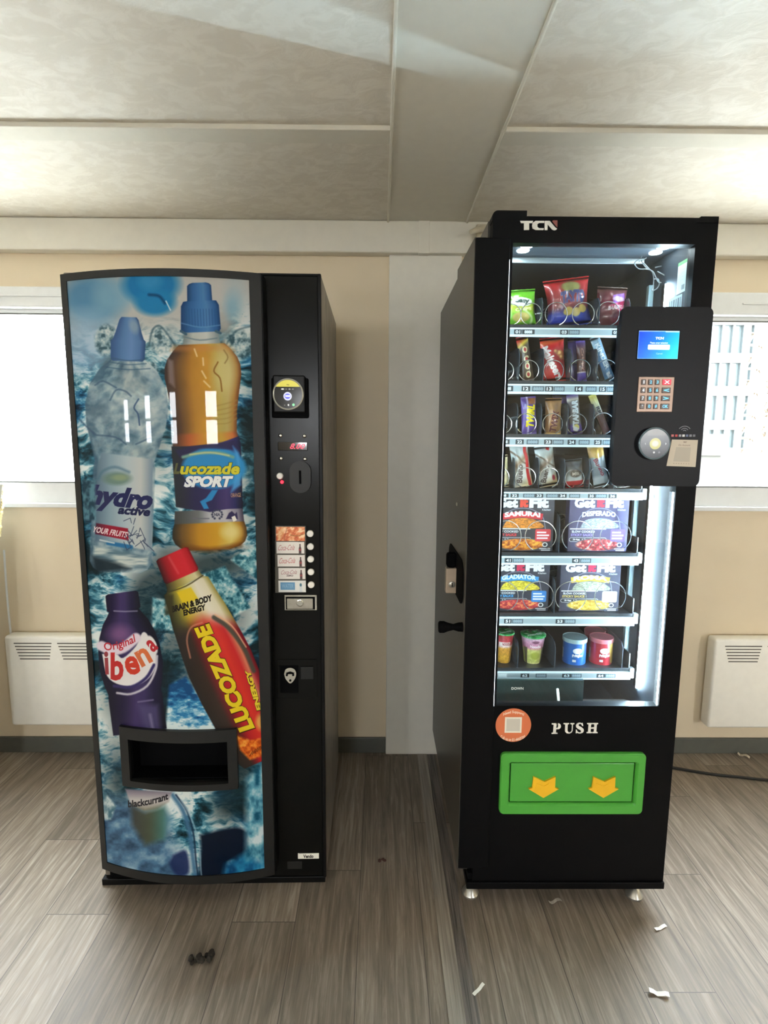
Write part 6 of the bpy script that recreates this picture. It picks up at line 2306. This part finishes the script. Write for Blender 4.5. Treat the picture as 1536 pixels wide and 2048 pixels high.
# litter
def scrap(label, u, v, w, d, rot, col, bend=.004, name='paper_scrap', cat='litter', group=None):
    p = W0.Z(u, v, 0)
    b = MB()
    n_ = 5
    pts = [(w * (k / n_ - .5), 0, .0012 + bend * abs(sin(2.4 * k + u))) for k in range(n_ + 1)]
    for a, c in zip(pts[:-1], pts[1:]):
        v8 = [(a[0], -d / 2, a[2]), (c[0], -d / 2, c[2]), (c[0], d / 2, c[2]), (a[0], d / 2, a[2])]
        lo = [b.bm.verts.new((q[0], q[1], q[2] - .0008)) for q in v8]
        hi = [b.bm.verts.new(q) for q in v8]
        b.bm.faces.new(lo[::-1])
        b.bm.faces.new(hi)
        for k in range(4):
            b.bm.faces.new((lo[k], lo[(k + 1) % 4], hi[(k + 1) % 4], hi[k]))
    bmesh.ops.remove_doubles(b.bm, verts=b.bm.verts, dist=.0001)
    o = b.build(name, pbr('scrap', col, .6, vary=.05), None)
    o.location = (p[0], p[1], 0)
    o.rotation_euler = (0, 0, rot)
    return tag(o, label, cat, group)


GL = 'white scraps on the floor'
WH = (244, 240, 230)
scrap('white paper strip on the floor nearest the dark joint band', 957, 1981, .042, .008, .75, WH, group=GL)
scrap('white paper strip on the floor right of the snack machine foot', 1321, 1857, .040, .009, .35, WH, group=GL)
scrap('crumpled white scrap nearest the bottom right corner of the floor', 1318, 1990, .046, .012, -.25, WH, .008, group=GL)
scrap('pale curled scrap on the floor just in front of the snack machine', 1110, 1806, .042, .009, .25, (190, 182, 170), .010, group=GL)
scrap('tiny white scrap on the floor by the wall under the right heater', 1487, 1514, .045, .018, -.7, (214, 200, 180), .012, group=GL)
p = W0.Z(400, 1921, 0)
b = MB()
rnd = random.Random(11)
for k in range(16):
    f_ = rnd.uniform(-1, 1)
    s_ = rnd.uniform(.004, .009)
    c_ = (f_ * .028, rnd.uniform(-.008, .008) + f_ * .006, 0)
    b.lathe(c_, [(s_ * .6, 0), (s_, s_ * .7), (s_ * .8, s_ * 1.4 + rnd.uniform(0, .006)), (s_ * .2, s_ * 1.9)], 7)
o = b.build('dirt_clump', pbr('dark_soil', (44, 38, 30), .9, vary=.3), None)
o.location = (p[0], p[1], 0)
tag(o, 'dark crumbly clump of dirt on the floor in front of the drinks machine', 'dirt')
p = W0.Z(765, 1718, 0)
b = MB()
for k in range(4):
    b.lathe((rnd.uniform(-.012, .012), rnd.uniform(-.01, .01), 0), [(.006, 0), (.005, .0015), (.002, .003)], 7)
o = b.build('crumb', pbr('brown_crumb', (74, 48, 40), .9), None)
o.location = (p[0], p[1], 0)
tag(o, 'small brown crumb on the floor between the two machines', 'dirt')

# ================================================================ OUTSIDE THE WINDOWS
M_CONC = pbr('pale_concrete_yard', (150, 148, 142), .8, vary=.06, scale=2)
b = MB()
b.box(-60, 60, YW + .3, 90, -1.3, -1.2)
structure(b.build('ground', M_CONC))
b = MB()
b.box(-60, 60, -60, YF - .3, -1.3, -1.2)
structure(b.build('ground', M_CONC))

# glazed office building
GY = 26.0
t_ = thing('office_building', 'glazed office building seen through the right window', 'building', (16, GY, -1.2))
def og(u, v):
    q = W0.P(u, v, GY)
    return q[0] - 16, q[2] + 1.2
fx0_, fx1_ = og(1330, 800)[0], og(1497, 800)[0]
b = MB()
b.box(fx0_, fx1_, .15, 9, 0, 13)
b.build('glazing', pbr('pale_green_glazing', (62, 72, 74), .08, vary=.3, scale=.6, spec=.8), t_)
b = MB()
for v in (640, 716, 782, 850, 905):
    z_ = og(1450, v)[1]
    b.box(fx0_, fx1_, -.05, .16, z_ - .22, z_ + .22)
b.build('floor_band', pbr('white_band', (80, 82, 82), .5), t_)
b = MB()
for k in range(9):
    x_ = fx0_ + (fx1_ - fx0_) * k / 8
    b.box(x_ - .05, x_ + .05, -.02, .16, 0, 13)
b.build('mullion', pbr('grey_mullion', (44, 52, 54), .4), t_)
# tower crane mast
CY_ = 21.0
q0, q1 = W0.P(1502, 800, CY_), W0.P(1560, 800, CY_)
mw = q1[0] - q0[0]
t_ = thing('tower_crane', 'pale orange lattice crane mast seen through the right window', 'crane', ((q0[0] + q1[0]) / 2, CY_, -1.2))
M_CR = pbr('pale_orange_paint', (58, 45, 29), .5, vary=.05)
b = MB()
for sx in (-1, 1):
    for sy in (-1, 1):
        b.box(sx * mw / 2 - .08, sx * mw / 2 + .08, sy * mw / 2 - .08, sy * mw / 2 + .08, 0, 14)
b.build('mast_leg', M_CR, t_)
b = MB()
hh = mw * .8
for k in range(int(14 / hh)):
    z_ = k * hh
    for sy in (-1, 1):
        b.tube([(-mw / 2, sy * mw / 2, z_), (mw / 2, sy * mw / 2, z_)], .05, 6)
        b.tube([(-mw / 2, sy * mw / 2, z_), (0, sy * mw / 2, z_ + hh), ], .05, 6)
        b.tube([(mw / 2, sy * mw / 2, z_), (0, sy * mw / 2, z_ + hh)], .05, 6)
        b.tube([(-mw / 2, sy * mw / 2, z_ + hh * .5), (mw / 2, sy * mw / 2, z_ + hh * .5)], .035, 6)
b.build('lattice', M_CR, t_)
# white hoarding in front of the office building
b = MB()
a = W0.P(1300, 905, 15.0)
b.box(a[0] - 14, a[0] + 12, 0, .1, 0, a[2] + 1.2)
o = b.build('site_hoarding', pbr('white_hoarding', (226, 226, 222), .6), None)
o.location = (0, 15, -1.2)
tag(o, 'white site hoarding seen through the right window', 'fence')
a0, a1 = W0.P(1400, 868, 13.0), W0.P(1456, 912, 13.0)
b = MB()
b.box(a0[0], a1[0], 0, .8, a1[2] + 1.2, a0[2] + 1.2, .03)
b.box(a0[0] + .1, a1[0] - .1, .1, .7, 0, a1[2] + 1.2)
o = b.build('concrete_block', pbr('grey_block', (38, 38, 34), .8), None)
o.location = (0, 13, -1.2)
tag(o, 'grey concrete block in front of the glazed office building', 'block')
# white cabin outside the left window
CBY = 6.0
t_ = thing('site_cabin', 'white site cabin filling the left window', 'cabin', (-4.0, CBY, -1.2))
def cb(u, v):
    q = W0.P(u, v, CBY)
    return q[0] + 4.0, q[2] + 1.2
b = MB()
zc = cb(40, 690)[1]
b.box(-5, 2.6, 0, 3, 0, zc)
b.build('cabin_wall', pbr('white_cabin_sheet', (236, 238, 238), .5), t_)
b = MB()
b.box(-5.1, cb(75, 700)[0], -.06, 3.1, zc, cb(40, 690)[1] + (cb(40, 690)[1] - cb(40, 712)[1]), .02)
b.build('roof_edge', pbr('pale_blue_roof_edge', (50, 62, 74), .5), t_)
b = MB()
x0_, x1_ = cb(94, 850)[0], cb(112, 850)[0]
z0_, z1_ = cb(104, 958)[1], cb(104, 730)[1]
b.box(x0_, x1_, -.02, .02, z0_, z0_ + (z1_ - z0_) * .38)
b.box(x0_, x1_, -.02, .02, z0_ + (z1_ - z0_) * .54, z1_)
b.build('cabin_window', pbr('grey_cabin_glazing', (32, 38, 42), .2, vary=.3, scale=6), t_)
